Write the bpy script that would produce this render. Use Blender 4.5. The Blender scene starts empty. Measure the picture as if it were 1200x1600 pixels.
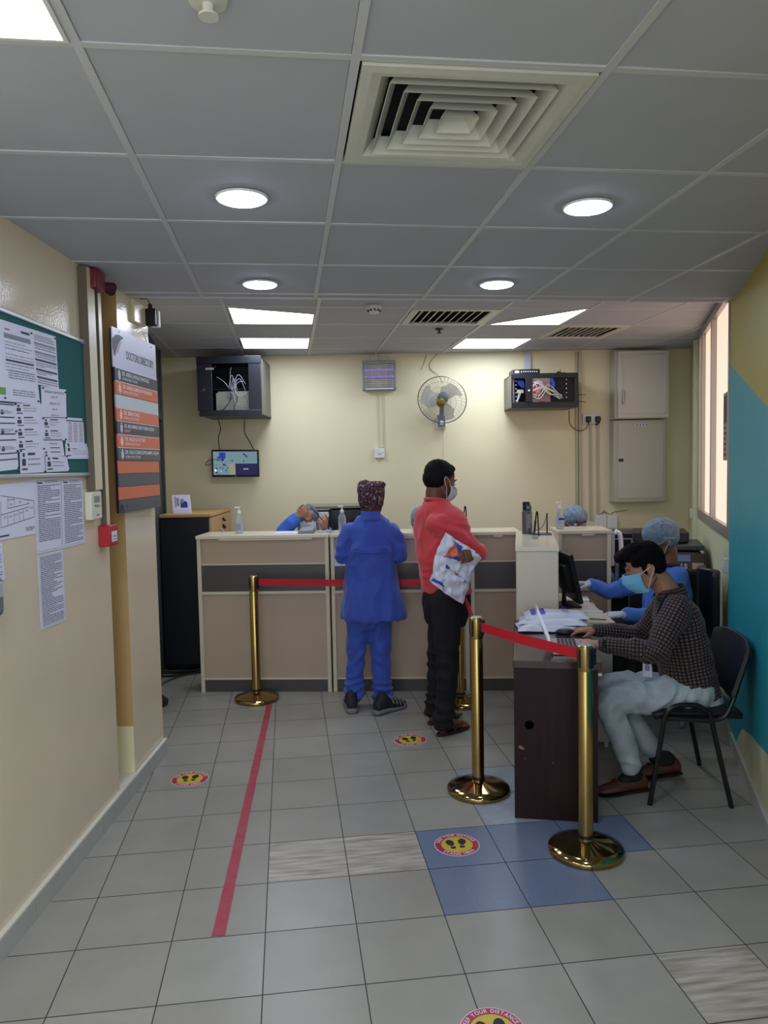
import bpy, math, random
EXPO = 1.35
from mathutils import Vector, Matrix, noise
random.seed(7)
R_ = math.radians
COL = bpy.context.scene.collection
# ---------------------------------------------------------------- camera calibration
FPX, PIT, YAW, ROL, CH = 1191.6, -.0619, .1254, -.0193, 1.6946
ZN, ZF = CH + .9206, 2.745          # near (lower) and far ceiling heights
def _cam():
    cy, sy, cp, sp, cr, sr = math.cos(YAW), math.sin(YAW), math.cos(PIT), math.sin(PIT), math.cos(ROL), math.sin(ROL)
    f = Vector((sy*cp, cy*cp, sp)); r = Vector((cy, -sy, 0)); u = r.cross(f)
    return cr*r + sr*u, -sr*r + cr*u, f
CR, CU, CF_ = _cam()
CO = Vector((0, 0, CH))
def ray(x, y): return (x-600)/FPX*CR - (y-800)/FPX*CU + CF_
def fl(x, y, z=0.0):
    d = ray(x, y); return CO + d*((z-CH)/d.z)
def onpl(x, y, p, n):
    d = ray(x, y); n = Vector(n); p = Vector(p); return CO + d*(n.dot(p-CO)/n.dot(d))
class Frame:                                     # a wall: x along it, y into it, z up
    def __init__(s, a, b):
        s.a = Vector((a[0], a[1], 0)); s.d = (Vector((b[0], b[1], 0))-s.a).normalized(); s.n = Vector((-s.d.y, s.d.x, 0))
        s.ang = math.atan2(s.d.y, s.d.x)
    def w(s, u, z=0, off=0): return s.a + s.d*u + s.n*off + Vector((0, 0, z))
    def uz(s, x, y, off=0):
        p = onpl(x, y, s.w(0, 0, off), s.n); return (p-s.a).dot(s.d), p.z
LW = Frame((-1.036, 2.705), (-.773, 4.56)); BW = Frame((-1.168, 7.537), (3.868, 6.945))
RW = Frame((3.868, 6.945), (2.10, 3.03)); CN = Frame((-.686, 5.813), (1.612, 5.403))
DK = Frame((1.035, 3.44), (1.41, 3.325)); DK.ang = R_(-17.3)
DK.d = Vector((math.cos(DK.ang), math.sin(DK.ang), 0)); DK.n = Vector((-DK.d.y, DK.d.x, 0))

# ---------------------------------------------------------------- materials
def lin(c):
    if isinstance(c, str): c = tuple(int(c[i:i+2], 16) for i in (0, 2, 4))
    return tuple(((v/255)/12.92 if v/255 <= .04045 else ((v/255+.055)/1.055)**2.4) for v in c) + (1,)
_M = {}
def mat(name, col=None, rough=.5, metal=0, var=0, vs=8, bump=0, bs=60, coat=0, emit=None, es=0, alpha=None, trans=0, sheen=0, col2=None, stretch=None, ior=1.45, spec=.5):
    if name in _M: return _M[name]
    m = bpy.data.materials.new(name); m.use_nodes = True; nt = m.node_tree; b = nt.nodes['Principled BSDF']
    c = lin(col); b.inputs['Base Color'].default_value = c; b.inputs['Roughness'].default_value = rough
    b.inputs['Metallic'].default_value = metal; b.inputs['Coat Weight'].default_value = coat; b.inputs['IOR'].default_value = ior
    b.inputs['Transmission Weight'].default_value = trans; b.inputs['Sheen Weight'].default_value = sheen
    b.inputs['Specular IOR Level'].default_value = spec
    if alpha is not None: b.inputs['Alpha'].default_value = alpha
    if emit: b.inputs['Emission Color'].default_value = lin(emit); b.inputs['Emission Strength'].default_value = es
    tc = nt.nodes.new('ShaderNodeTexCoord'); src = tc.outputs['Object']
    if stretch:
        mp = nt.nodes.new('ShaderNodeMapping'); mp.inputs['Scale'].default_value = stretch; nt.links.new(src, mp.inputs['Vector']); src = mp.outputs['Vector']
    if var or col2:
        n = nt.nodes.new('ShaderNodeTexNoise'); n.inputs['Scale'].default_value = vs; n.inputs['Detail'].default_value = 5
        nt.links.new(src, n.inputs['Vector'])
        mx = nt.nodes.new('ShaderNodeMix'); mx.data_type = 'RGBA'
        mr = nt.nodes.new('ShaderNodeMapRange'); mr.inputs['From Min'].default_value = .3; mr.inputs['From Max'].default_value = .7
        nt.links.new(n.outputs['Fac'], mr.inputs['Value']); nt.links.new(mr.outputs['Result'], mx.inputs['Factor'])
        c2 = lin(col2) if col2 else tuple(v*(1-var) for v in c[:3])+(1,)
        mx.inputs['A'].default_value = c; mx.inputs['B'].default_value = c2
        nt.links.new(mx.outputs['Result'], b.inputs['Base Color'])
    if bump:
        n2 = nt.nodes.new('ShaderNodeTexNoise'); n2.inputs['Scale'].default_value = bs; n2.inputs['Detail'].default_value = 4
        nt.links.new(src, n2.inputs['Vector'])
        bp = nt.nodes.new('ShaderNodeBump'); bp.inputs['Strength'].default_value = bump; bp.inputs['Distance'].default_value = .01
        nt.links.new(n2.outputs['Fac'], bp.inputs['Height']); nt.links.new(bp.outputs['Normal'], b.inputs['Normal'])
    _M[name] = m; return m
def emis(name, col, s):
    if name in _M: return _M[name]
    m = bpy.data.materials.new(name); m.use_nodes = True; nt = m.node_tree; nt.nodes.remove(nt.nodes['Principled BSDF'])
    e = nt.nodes.new('ShaderNodeEmission'); e.inputs['Color'].default_value = lin(col); e.inputs['Strength'].default_value = s
    nt.links.new(e.outputs[0], nt.nodes['Material Output'].inputs['Surface']); _M[name] = m; return m

# ---------------------------------------------------------------- mesh builder
def frame_z(d, up=Vector((0, 0, 1))):
    d = d.normalized()
    if abs(d.dot(up)) > .98: up = Vector((1, 0, 0))
    x = up.cross(d).normalized(); return x, d.cross(x).normalized(), d
_TC = {}
def text_mesh(s, bold=0):
    k = (s, bold)
    if k in _TC: return _TC[k]
    cu = bpy.data.curves.new('t', 'FONT'); cu.body = s; cu.size = 1; cu.align_x = 'CENTER'; cu.align_y = 'CENTER'; cu.resolution_u = 3; cu.offset = bold
    ob = bpy.data.objects.new('t', cu); COL.objects.link(ob)
    dg = bpy.context.evaluated_depsgraph_get(); me = ob.evaluated_get(dg).to_mesh()
    r = ([Vector(v.co) for v in me.vertices], [tuple(p.vertices) for p in me.polygons])
    ob.evaluated_get(dg).to_mesh_clear(); bpy.data.objects.remove(ob); bpy.data.curves.remove(cu)
    _TC[k] = r; return r
class MB:
    def __init__(s): s.v = []; s.f = []; s.m = []
    def add(s, vs, fs, mi=0, M=None):
        o = len(s.v); s.v += [(M @ Vector(v)) if M is not None else Vector(v) for v in vs]
        for f in fs: s.f.append(tuple(i+o for i in f)); s.m.append(mi)
        return s
    def box(s, x0, x1, y0, y1, z0, z1, mi=0, M=None):
        v = [(x, y, z) for z in (z0, z1) for y in (y0, y1) for x in (x0, x1)]
        return s.add(v, [(0, 2, 3, 1), (4, 5, 7, 6), (0, 1, 5, 4), (2, 6, 7, 3), (0, 4, 6, 2), (1, 3, 7, 5)], mi, M)
    def quad(s, a, b, c, d, mi=0, M=None): return s.add([a, b, c, d], [(0, 1, 2, 3)], mi, M)
    def tube(s, pts, r, n=10, mi=0, caps=True, M=None, sq=1):
        pts = [Vector(p) for p in pts]; L = len(pts); rs = r if isinstance(r, (list, tuple)) else [r]*L
        vs = []; x = None
        for i, p in enumerate(pts):
            d = (pts[min(i+1, L-1)]-pts[max(i-1, 0)])
            if d.length < 1e-9: d = Vector((0, 0, 1))
            d.normalize()
            if x is None: x, y, _ = frame_z(d)
            else:
                x = (x - d*x.dot(d)).normalized(); y = d.cross(x)
            for k in range(n):
                a = 2*math.pi*k/n; vs.append(p + (x*math.cos(a) + y*math.sin(a)*sq)*rs[i])
        fs = [(i*n+k, i*n+(k+1) % n, (i+1)*n+(k+1) % n, (i+1)*n+k) for i in range(L-1) for k in range(n)]
        if caps: fs += [tuple(range(n))[::-1], tuple(range((L-1)*n, L*n))]
        return s.add(vs, fs, mi, M)
    def cyl(s, p0, p1, r0, r1=None, n=24, mi=0, M=None): return s.tube([p0, p1], [r0, r0 if r1 is None else r1], n, mi, True, M)
    def lathe(s, prof, n=32, mi=0, M=None):
        vs = []; fs = []; L = len(prof)
        for r, z in prof:
            for k in range(n): a = 2*math.pi*k/n; vs.append((r*math.cos(a), r*math.sin(a), z))
        fs = [(i*n+k, i*n+(k+1) % n, (i+1)*n+(k+1) % n, (i+1)*n+k) for i in range(L-1) for k in range(n)]
        fs += [tuple(range(n))[::-1], tuple(range((L-1)*n, L*n))]
        return s.add(vs, fs, mi, M)
    def prism(s, poly, z0, z1, mi=0, M=None):
        n = len(poly); vs = [(p[0], p[1], z0) for p in poly]+[(p[0], p[1], z1) for p in poly]
        fs = [tuple(range(n))[::-1], tuple(range(n, 2*n))]+[(i, (i+1) % n, n+(i+1) % n, n+i) for i in range(n)]
        return s.add(vs, fs, mi, M)
    def ell(s, c, r, mi=0, M=None, nu=20, nv=12):
        vs = [(0, 0, 1)]; 
        for i in range(1, nv):
            t = math.pi*i/nv
            for k in range(nu): a = 2*math.pi*k/nu; vs.append((math.sin(t)*math.cos(a), math.sin(t)*math.sin(a), math.cos(t)))
        vs.append((0, 0, -1)); e = len(vs)-1
        fs = [(0, 1+k, 1+(k+1) % nu) for k in range(nu)]
        fs += [(1+(i-1)*nu+k, 1+i*nu+k, 1+i*nu+(k+1) % nu, 1+(i-1)*nu+(k+1) % nu) for i in range(1, nv-1) for k in range(nu)]
        fs += [(e, 1+(nv-2)*nu+(k+1) % nu, 1+(nv-2)*nu+k) for k in range(nu)]
        c = Vector(c); vs = [Vector((v[0]*r[0], v[1]*r[1], v[2]*r[2])) + c for v in vs]
        return s.add(vs, fs, mi, M)
    def loft(s, rings, mi=0, caps=True):
        n = len(rings[0]); L = len(rings); vs = [p for r in rings for p in r]
        fs = [(i*n+k, i*n+(k+1) % n, (i+1)*n+(k+1) % n, (i+1)*n+k) for i in range(L-1) for k in range(n)]
        if caps: fs += [tuple(range(n))[::-1], tuple(range((L-1)*n, L*n))]
        return s.add(vs, fs, mi)
    def text(s, t, size, M, mi=0, xs=1, bold=0, width=None):
        v, f = text_mesh(t, bold)
        if width:
            w = max(p.x for p in v)-min(p.x for p in v); xs = width/(w*size)
        return s.add([Vector((p.x*size*xs, p.y*size, 0)) for p in v], f, mi, M)
    def sheet(s, grid, th=.001, mi=0):            # a grid of points given a thickness
        H = len(grid); W = len(grid[0]); g = [[Vector(p) for p in r] for r in grid]; vs = []; 
        for i in range(H):
            for j in range(W):
                a = g[min(i+1, H-1)][j]-g[max(i-1, 0)][j]; b = g[i][min(j+1, W-1)]-g[i][max(j-1, 0)]
                nn = a.cross(b); nn = nn.normalized() if nn.length > 1e-12 else Vector((0, 0, 1)); vs.append((g[i][j]+nn*th/2, g[i][j]-nn*th/2))
        V = [p[0] for p in vs]+[p[1] for p in vs]; N = H*W; fs = []
        for i in range(H-1):
            for j in range(W-1):
                a, b, c, d = i*W+j, i*W+j+1, (i+1)*W+j+1, (i+1)*W+j
                fs += [(d, c, b, a), (a+N, b+N, c+N, d+N)]
        rim = [j for j in range(W)]+[i*W+W-1 for i in range(1, H)]+[(H-1)*W+j for j in range(W-2, -1, -1)]+[i*W for i in range(H-2, 0, -1)]
        for k in range(len(rim)): a, b = rim[k], rim[(k+1) % len(rim)]; fs.append((a, b, b+N, a+N))
        return s.add(V, fs, mi)
def TX(x=0, y=0, z=0, rx=0, ry=0, rz=0): return Matrix.Translation((x, y, z)) @ Matrix.Rotation(R_(rz), 4, 'Z') @ Matrix.Rotation(R_(ry), 4, 'Y') @ Matrix.Rotation(R_(rx), 4, 'X')
UP = Matrix.Rotation(R_(90), 4, 'X')             # text plane (xy) stood up facing -y
def wt(x, z, y=-.001): return Matrix.Translation((x, y, z)) @ UP
def obj(name, mb, mats, parent=None, bev=0, ang=35, label=None):
    me = bpy.data.meshes.new(name)
    if isinstance(mb, MB):
        me.from_pydata([tuple(v) for v in mb.v], [], mb.f); me.update()
        if not isinstance(mats, (list, tuple)): mats = [mats]
        for m in mats: me.materials.append(m)
        if len(mats) > 1: me.polygons.foreach_set('material_index', mb.m)
    else:
        me = mb
        for m in (mats if isinstance(mats, (list, tuple)) else [mats]): me.materials.append(m)
    me.polygons.foreach_set('use_smooth', [True]*len(me.polygons)); me.set_sharp_from_angle(angle=R_(ang))
    o = bpy.data.objects.new(name, me); COL.objects.link(o)
    if parent is not None: o.parent = parent
    if bev:
        b = o.modifiers.new('b', 'BEVEL'); b.width = bev; b.segments = 2; b.limit_method = 'ANGLE'; b.angle_limit = R_(50)
    if label: o['label'] = label
    return o
def thing(name, label, cat, loc=(0, 0, 0), rz=0, group=None):
    o = bpy.data.objects.new(name, None); COL.objects.link(o); o.empty_display_size = .1
    o.location = loc; o.rotation_euler = (0, 0, rz); o['label'] = label; o['category'] = cat
    if group: o['group'] = group
    return o
def solo(name, label, cat, mb, mats, loc=(0, 0, 0), rz=0, group=None, bev=0, ang=35):
    o = obj(name, mb, mats, None, bev, ang); o.location = loc; o.rotation_euler = (0, 0, rz); o['label'] = label; o['category'] = cat
    if group: o['group'] = group
    return o
def struct(name, mb, mats, bev=0, loc=(0, 0, 0), rz=0):
    o = obj(name, mb, mats, None, bev); o['kind'] = 'structure'; o.location = loc; o.rotation_euler = (0, 0, rz); return o
def dup(root, loc=None, rz=None, label=None):
    r = root.copy(); COL.objects.link(r)
    if loc is not None: r.location = loc
    if rz is not None: r.rotation_euler = (0, 0, rz)
    if label: r['label'] = label
    for ch in list(root.children):
        c = ch.copy(); COL.objects.link(c); c.parent = r
        for g in list(ch.children): d = g.copy(); COL.objects.link(d); d.parent = c
    return r
def smooth_path(pts, n=8):
    pts = [Vector(p) for p in pts]; out = []; P = [pts[0]*2-pts[1]]+pts+[pts[-1]*2-pts[-2]]
    for i in range(1, len(P)-2):
        for k in range(n):
            t = k/n; a, b, c, d = P[i-1], P[i], P[i+1], P[i+2]
            out.append(.5*((2*b)+(c-a)*t+(2*a-5*b+4*c-d)*t*t+(3*b-a-3*c+d)*t**3))
    out.append(pts[-1]); return out
# ================================================================ SETTING
WALLC = 'd9c9a4'
m_wall = mat('cream_gloss_paint', 'e0cfb0', .12, var=.06, vs=3, bump=.10, bs=110)
m_back = mat('cream_wall_paint', 'e2d8b4', .55, var=.04, vs=2, bump=.05, bs=80)
m_white = mat('white_painted_metal', 'dcdcd8', .4)
m_alu = mat('grey_aluminium', 'a3a39c', .35, .6)
m_blackp = mat('black_plastic', '14151a', .35)
m_dark = mat('dark_gap', '0c0c0e', .8)

# floor: porcelain tiles over dark grout
m_tile = mat('grey_porcelain_tile', '9b978b', .34, var=.10, vs=5, bump=.04, bs=50)
m_tile2 = mat('grey_porcelain_tile_light', 'a09d92', .32, var=.10, vs=6, bump=.04, bs=50)
m_blue = mat('blue_speckled_tile', '626d83', .35, col2='77839a', vs=160)
m_pale = mat('pale_blue_tile', '8d949a', .3, col2='9aa2a8', vs=20)
m_wood = mat('limed_wood_tile', 'c2bbae', .4, col2='8d7f6f', vs=9, stretch=(.6, 5, 1))
m_grout = mat('dark_grout', '3a3834', .8)
TX0, TY0, TS = -.789, 3.7188, .333
b = MB(); b.quad((-2.6, -2.4, -.003), (5, -2.4, -.003), (5, 8.2, -.003), (-2.6, 8.2, -.003), 0)
for i in range(-4, 17):
    for j in range(-18, 13):
        k = 1 if (i*7+j*13) % 5 else 2
        if j == -2 and i in (2, 3): k = 5
        elif (j == -2 and i in (4, 5, 6)) or (j == -3 and i in (4, 5)): k = 3
        elif i == 5 and j in (-1, 0): k = 4
        elif i == 6 and j in (-5, -6): k = 5
        x, y, g = TX0+i*TS, TY0+j*TS, .0018
        b.quad((x+g, y+g, 0), (x+TS-g, y+g, 0), (x+TS-g, y+TS-g, 0), (x+g, y+TS-g, 0), k)
struct('floor', b, [m_grout, m_tile, m_tile2, m_blue, m_pale, m_wood])

# ceilings: lay-in tiles between flat T-bars, the far part set 13 cm higher
m_ct = mat('ceiling_tile', 'b4b8c0', .75, var=.05, vs=4, bump=.05, bs=30)
m_tb = mat('ceiling_t_bar', 'c6c8ca', .45)
YB = 4.285
def grid_ceiling(b, xs, ys, z, skip, trap={}):
    r = random.Random(3)
    for i in range(len(xs)-1):
        for j in range(len(ys)-1):
            if (i, j) in skip: continue
            x0, x1, y0, y1 = xs[i]+.012, xs[i+1]-.012, ys[j]+.012, ys[j+1]-.012
            if x1-x0 < .03 or y1-y0 < .03: continue
            t = [r.uniform(.001, .006) for _ in range(4)]
            if (i, j) in trap: poly = trap[(i, j)]; b.add([(p[0], p[1], z+.004) for p in poly], [tuple(range(len(poly)))[::-1]], 0)
            else: b.quad((x0, y0, z+t[0]), (x0, y1, z+t[1]), (x1, y1, z+t[2]), (x1, y0, z+t[3]), 0)
    for x in xs: b.box(x-.011, x+.011, ys[0], ys[-1], z, z+.02, 1)
    for y in ys: b.box(xs[0], xs[-1], y-.011, y+.011, z+.0004, z+.02, 1)
NX = [-.43+.6*k for k in range(-3, 7)]; NX = [-2.23, -1.63, -1.03, -.427, .18, .78, 1.38, 1.98, 2.58, 3.2]
NY = [-2.42, -1.82, -1.22, -.62, -.02, .58, 1.18, 1.78, 2.38, 2.98, 3.58, 4.18, YB]
FX = [-1.6, -.99, -.38, .235, .86, 1.505, 2.12, 2.72, 3.33, 3.95]; FY = [YB, 4.60, 5.14, 5.745, 6.355, 6.92, 7.7]
b = MB()
grid_ceiling(b, NX, NY, ZN, {(4, 7), (2, 6), (4, 3), (2, 3)})
L1 = [(-.36, 5.155), (.222, 5.372), (.222, 5.733), (-.36, 5.733)]; R1 = [(1.552, 5.72), (2.095, 5.12), (2.105, 5.72)]
grid_ceiling(b, FX, FY, ZF, {(2, 2), (2, 4), (5, 4), (5, 2), (4, 2), (6, 3)},)
# remaining slivers of the two cells whose light panels sit skewed
b.add([(-.368, 5.15, ZF+.003), (-.36, 5.155, ZF+.003), (.222, 5.372, ZF+.003), (.223, 5.15, ZF+.003)], [(0, 1, 2, 3)], 0)
b.add([(1.517, 5.15, ZF+.003), (1.517, 5.73, ZF+.003), (1.545, 5.73, ZF+.003), (2.09, 5.13, ZF+.003)], [(0, 1, 2, 3)], 0)
b.quad((-2.23, -2.42, ZN+.06), (-2.23, YB, ZN+.06), (3.4, YB, ZN+.06), (3.4, -2.42, ZN+.06), 2)
b.quad((-1.7, YB, ZF+.06), (-1.7, 7.8, ZF+.06), (4.2, 7.8, ZF+.06), (4.2, YB, ZF+.06), 2)
b.box(-2.2, 3.2, YB, YB+.02, ZN, ZF+.06, 1)
struct('ceiling', b, [m_ct, m_tb, m_dark])

# walls
def wallmb(fr, u0, u1, z0, z1, th=.12, mi=0, b=None):
    b = b or MB(); b.box(u0, u1, 0, th, z0, z1, mi); return b
def fstruct(name, b, mats, fr, bev=0): return struct(name, b, mats, bev, fr.a, fr.ang)
b = MB(); b.box(-.3, 5.6, 0, .12, 0, 2.9); fstruct('wall_back', b, m_back, BW)
m_niche = mat('tan_niche_paint', 'c2a06a', .4, var=.08, vs=6)
m_ledge = mat('pale_yellow_ledge', 'e2dcae', .5)
b = MB(); b.box(-5.2, 1.165, 0, .12, 0, 2.9, 0)
b.box(1.165, 1.405, .34, .40, 0, 2.9, 1); b.box(1.10, 1.166, .12, .40, 0, 2.9, 1)
b.box(1.405, 1.9, .003, .40, 0, 2.9, 0)
b.box(1.404, 1.4055, .003, .34, .34, 2.9, 1); b.box(1.404, 1.4055, .003, .34, 0, .34, 2)
b.box(1.165, 1.405, .0, .34, 0, .085, 2)
fstruct('wall_left', b, [m_wall, m_niche, m_ledge], LW)
# the wall behind the pier, with a dark framed door
LR = Frame((-.93, 4.55), (-1.168, 7.537))
b = MB(); b.box(0, 3.1, .0, .1, 0, 2.9); b.box(-.03, .0, -.0, .12, 0, 2.9); fstruct('wall_left.001', b, m_back, LR)
m_dframe = mat('dark_grey_door', '2f3232', .45)
b = MB(); b.box(1.2, 2.45, -.02, .0, .01, 2.12); d = fstruct('door_1', b, mat('charcoal_door_leaf', '3b403f', .5), LR)
b = MB(); b.box(1.1, 1.2, -.045, 0, 0, 2.74); b.box(2.42, 2.52, -.045, 0, 0, 2.74); b.box(1.2, 2.42, -.045, 0, 2.12, 2.2); b.box(1.2, 2.42, -.03, 0, 2.2, 2.74)
obj('door_frame', b, m_dframe, d, .003)
b = MB(); b.box(2.52, 2.66, -.03, .0, 0, 2.74); fstruct('trim_1', b, m_alu, LR, .003)

# right wall: cream with a window far, painted teal and yellow near
m_rcream = mat('pale_green_cream_paint', 'd6d8b4', .5, var=.06, vs=3, bump=.05, bs=40)
b = MB(); b.box(-.3, 2.93, 0, .12, 0, 1.225); b.box(-.3, 1.0, 0, .12, 1.225, 2.9); b.box(1.0, 2.93, 0, .12, 2.72, 2.9); b.box(2.885, 2.93, 0, .12, 1.225, 2.72)
fstruct('wall_right', b, m_rcream, RW)
m_teal = mat('teal_wall_paint', '279cab', .42, var=.10, vs=3, bump=.05, bs=40)
m_yel = mat('mustard_yellow_wall_paint', 'a89a38', .45, var=.08, vs=3, bump=.05, bs=40)
m_rlow = mat('chipped_cream_paint', 'cfd0ae', .5, col2='b9b48e', vs=7, bump=.1, bs=20)
b = MB(); u0, u1, o = 2.925, 7.6, -.028
zt = lambda u: 2.246 - (u-2.94)*(2.246-1.961)/(1.031)
b.add([(u0, o, zt(u0)), (u1, o, zt(u1)), (u1, o, 2.9), (u0, o, 2.9)], [(0, 1, 2, 3)], 1)
wav = [(u0, .10), (3.1, .10), (3.24, .05), (3.32, .11), (3.5, .235), (3.8, .30), (4.2, .36), (5.2, .5), (u1, .6)]
b.add([(u, o, z) for u, z in wav]+[(u1, o, zt(u1)), (u0, o, zt(u0))], [tuple(range(len(wav)+2))], 0)
b.add([(u, o, z) for u, z in wav[::-1]]+[(u0, o, 0), (u1, o, 0)], [tuple(range(len(wav)+2))], 2)
b.add([(u0, o, .10), (u0, o, zt(u0)), (u0-.012, 0, zt(u0)), (u0-.012, 0, .1)], [(0, 1, 2, 3)], 0)
b.add([(u0, o, zt(u0)), (u0, o, 2.9), (u0-.012, 0, 2.9), (u0-.012, 0, zt(u0))], [(0, 1, 2, 3)], 1)
b.add([(u0, o, 0), (u0, o, .1), (u0-.012, 0, .1), (u0-.012, 0, 0)], [(0, 1, 2, 3)], 2)
b.add([(u0-.012, .12, 0), (u1, .12, 0), (u1, .12, 2.9), (u0-.012, .12, 2.9), (u1, o, 2.9), (u0, o, 2.9), (u1, o, 0)], [(3, 2, 1, 0), (1, 2, 4, 6), (2, 3, 5, 4)], 2)
fstruct('wall_right.001', b, [m_teal, m_yel, m_rlow], RW)
# baseboards of grey tile with a pale top edge
m_skt = mat('grey_skirting_tile', 'b2b0a8', .35, var=.1, vs=8); m_skp = mat('chipped_white_paint', 'd6d2c0', .6, bump=.4, bs=60)
b = MB()
for k in range(24):
    u = 1.9-.333*(k+1); w_ = .333
    b.box(u+.002, u+w_-.002, -.018, 0, 0, .085, 0); b.box(u, u+w_, -.012, 0, .0, .083, 2)
b.box(-5.2, 1.165, -.019, 0, .085, .094, 1); b.box(1.405, 1.905, -.019, .0, .085, .094, 1); b.box(1.165, 1.405, -.012, .1, .085, .09, 1)
b.box(1.9, 1.914, -.014, .4, 0, .09, 1)
fstruct('baseboard_left', b, [m_skt, m_skp, m_grout], LW)
b = MB()
for k in range(23):
    u = -.2+.333*k; o = 0 if u < 2.8 else -.028
    b.box(u+.0015, u+.3315, o-.014, o, 0, .085, 0)
fstruct('baseboard_right', b, [m_skt], RW)
b = MB(); b.box(.2, 1.05, -.012, 0, 0, .08); fstruct('baseboard_back', b, m_skt, BW)

# window: warm daylight behind frosted film
m_film = mat('frosted_window_film', 'c8a898', .5, emit='f4cdb8', es=.45, var=.05, vs=3)
b = MB(); z0, z1, ua, ub = 1.215, 2.735, .99, 2.925
b.box(ua, ub, -.028, .03, z0-.02, z0+.055); b.box(ua, ub, -.028, .03, z1-.05, z1); b.box(ua, ua+.05, -.028, .03, z0, z1)
w1 = fstruct('window_1', b, m_alu, RW, .002)
b = MB()
for u in (1.955, 2.875): b.box(u-.02, u+.02, -.034, .03, z0+.05, z1-.05)
b.box(1.22, 1.25, -.024, .03, z0+.05, z1-.05)
obj('mullion', b, m_alu, w1, .002)
for (p, q) in ((1.04, 1.222), (1.25, 1.937), (1.975, 2.857)):
    b = MB(); b.box(p, q, .004, .010, z0+.05, z1-.05); obj('window_pane', b, m_film, w1)
b = MB(); b.box(.55, .62, -.03, 0, 0, 2.74); b.box(.62, .66, -.02, 0, 0, 2.74); fstruct('trim_2', b, m_rcream, RW, .003)
# ================================================================ CEILING FITTINGS
m_led = emis('led_panel_glow', (228, 238, 255), 6.5); m_led2 = emis('downlight_glow', (205, 220, 255), 26.0)
def panel(poly, z, label, group):
    c = Vector((sum(p[0] for p in poly)/len(poly), sum(p[1] for p in poly)/len(poly), z))
    t = thing('led_ceiling_panel', label, 'ceiling light', c, 0, group)
    P = [Vector((p[0]-c.x, p[1]-c.y, 0)) for p in poly]; n = len(P); I = [p*(.965) for p in P]
    f = MB(); 
    for i in range(n):
        j = (i+1) % n
        f.add([P[i]+Vector((0, 0, -.004)), P[j]+Vector((0, 0, -.004)), I[j]+Vector((0, 0, -.004)), I[i]+Vector((0, 0, -.004)), P[i]+Vector((0, 0, .03)), P[j]+Vector((0, 0, .03)), I[j]+Vector((0, 0, .03)), I[i]+Vector((0, 0, .03))],
              [(3, 2, 1, 0), (0, 1, 5, 4), (2, 3, 7, 6)], 0)
    obj('panel_frame', f, m_white, t)
    d = MB(); d.add([p+Vector((0, 0, .001)) for p in I]+[p+Vector((0, 0, .012)) for p in I], [tuple(range(n))[::-1]], 0); obj('diffuser', d, m_led, t)
    return t
g = 'square light panels over the reception'
panel(L1, ZF, 'glowing LED panel over the wall monitor, nearer of the left pair, with a slanting near edge', g)
panel([(-.355, 6.367), (.22, 6.367), (.22, 6.908), (-.355, 6.908)], ZF, 'glowing rectangular LED panel directly above the large black network cabinet', g)
panel(R1, ZF, 'glowing wedge-shaped LED panel between the two slatted air vents', g)
panel([(1.52, 6.367), (2.108, 6.367), (2.108, 6.908), (1.52, 6.908)], ZF, 'glowing rectangular LED panel above the small black network cabinet, nearest the back wall on the right', g)
panel([(-1.018, 1.192), (-.439, 1.192), (-.439, 1.768), (-1.018, 1.768)], ZN, 'glowing square LED panel cut off by the top left corner of the photo', None)
for xx, yy in ((.48, -.32), (-.72, -.32)):  # two unseen panels added behind the camera to fill the room with light
    panel([(xx-.28, yy-.28), (xx+.28, yy-.28), (xx+.28, yy+.28), (xx-.28, yy+.28)], ZN, 'unseen square LED panel added behind the viewer as fill light', None)
m_dlr = mat('downlight_white_rim', 'e8eaf0', .4)
t = thing('round_downlight', 'large round glowing downlight nearest on the left, before the left wall sign', 'ceiling light', (-.128, 2.702, ZN), 0, 'round downlights in the near ceiling')
b = MB(); b.lathe([(.080, 0), (.090, -.001), (.089, -.005), (.086, -.008), (.080, -.008)], 40); obj('rim', b, m_dlr, t)
b = MB(); b.lathe([(.001, -.0125), (.05, -.0125), (.076, -.0115), (.080, -.009), (.080, -.006)], 40); obj('lens', b, m_led2, t)
dup(t, (1.106, 2.705, ZN), 0, 'large round glowing downlight nearest on the right, beside the big square vent')
dup(t, (-.108, 3.941, ZN), 0, 'smaller-looking round downlight, farther one on the left, near the ceiling step')
dup(t, (1.10, 3.889, ZN), 0, 'smaller-looking round downlight, farther one on the right, near the ceiling step')

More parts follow.
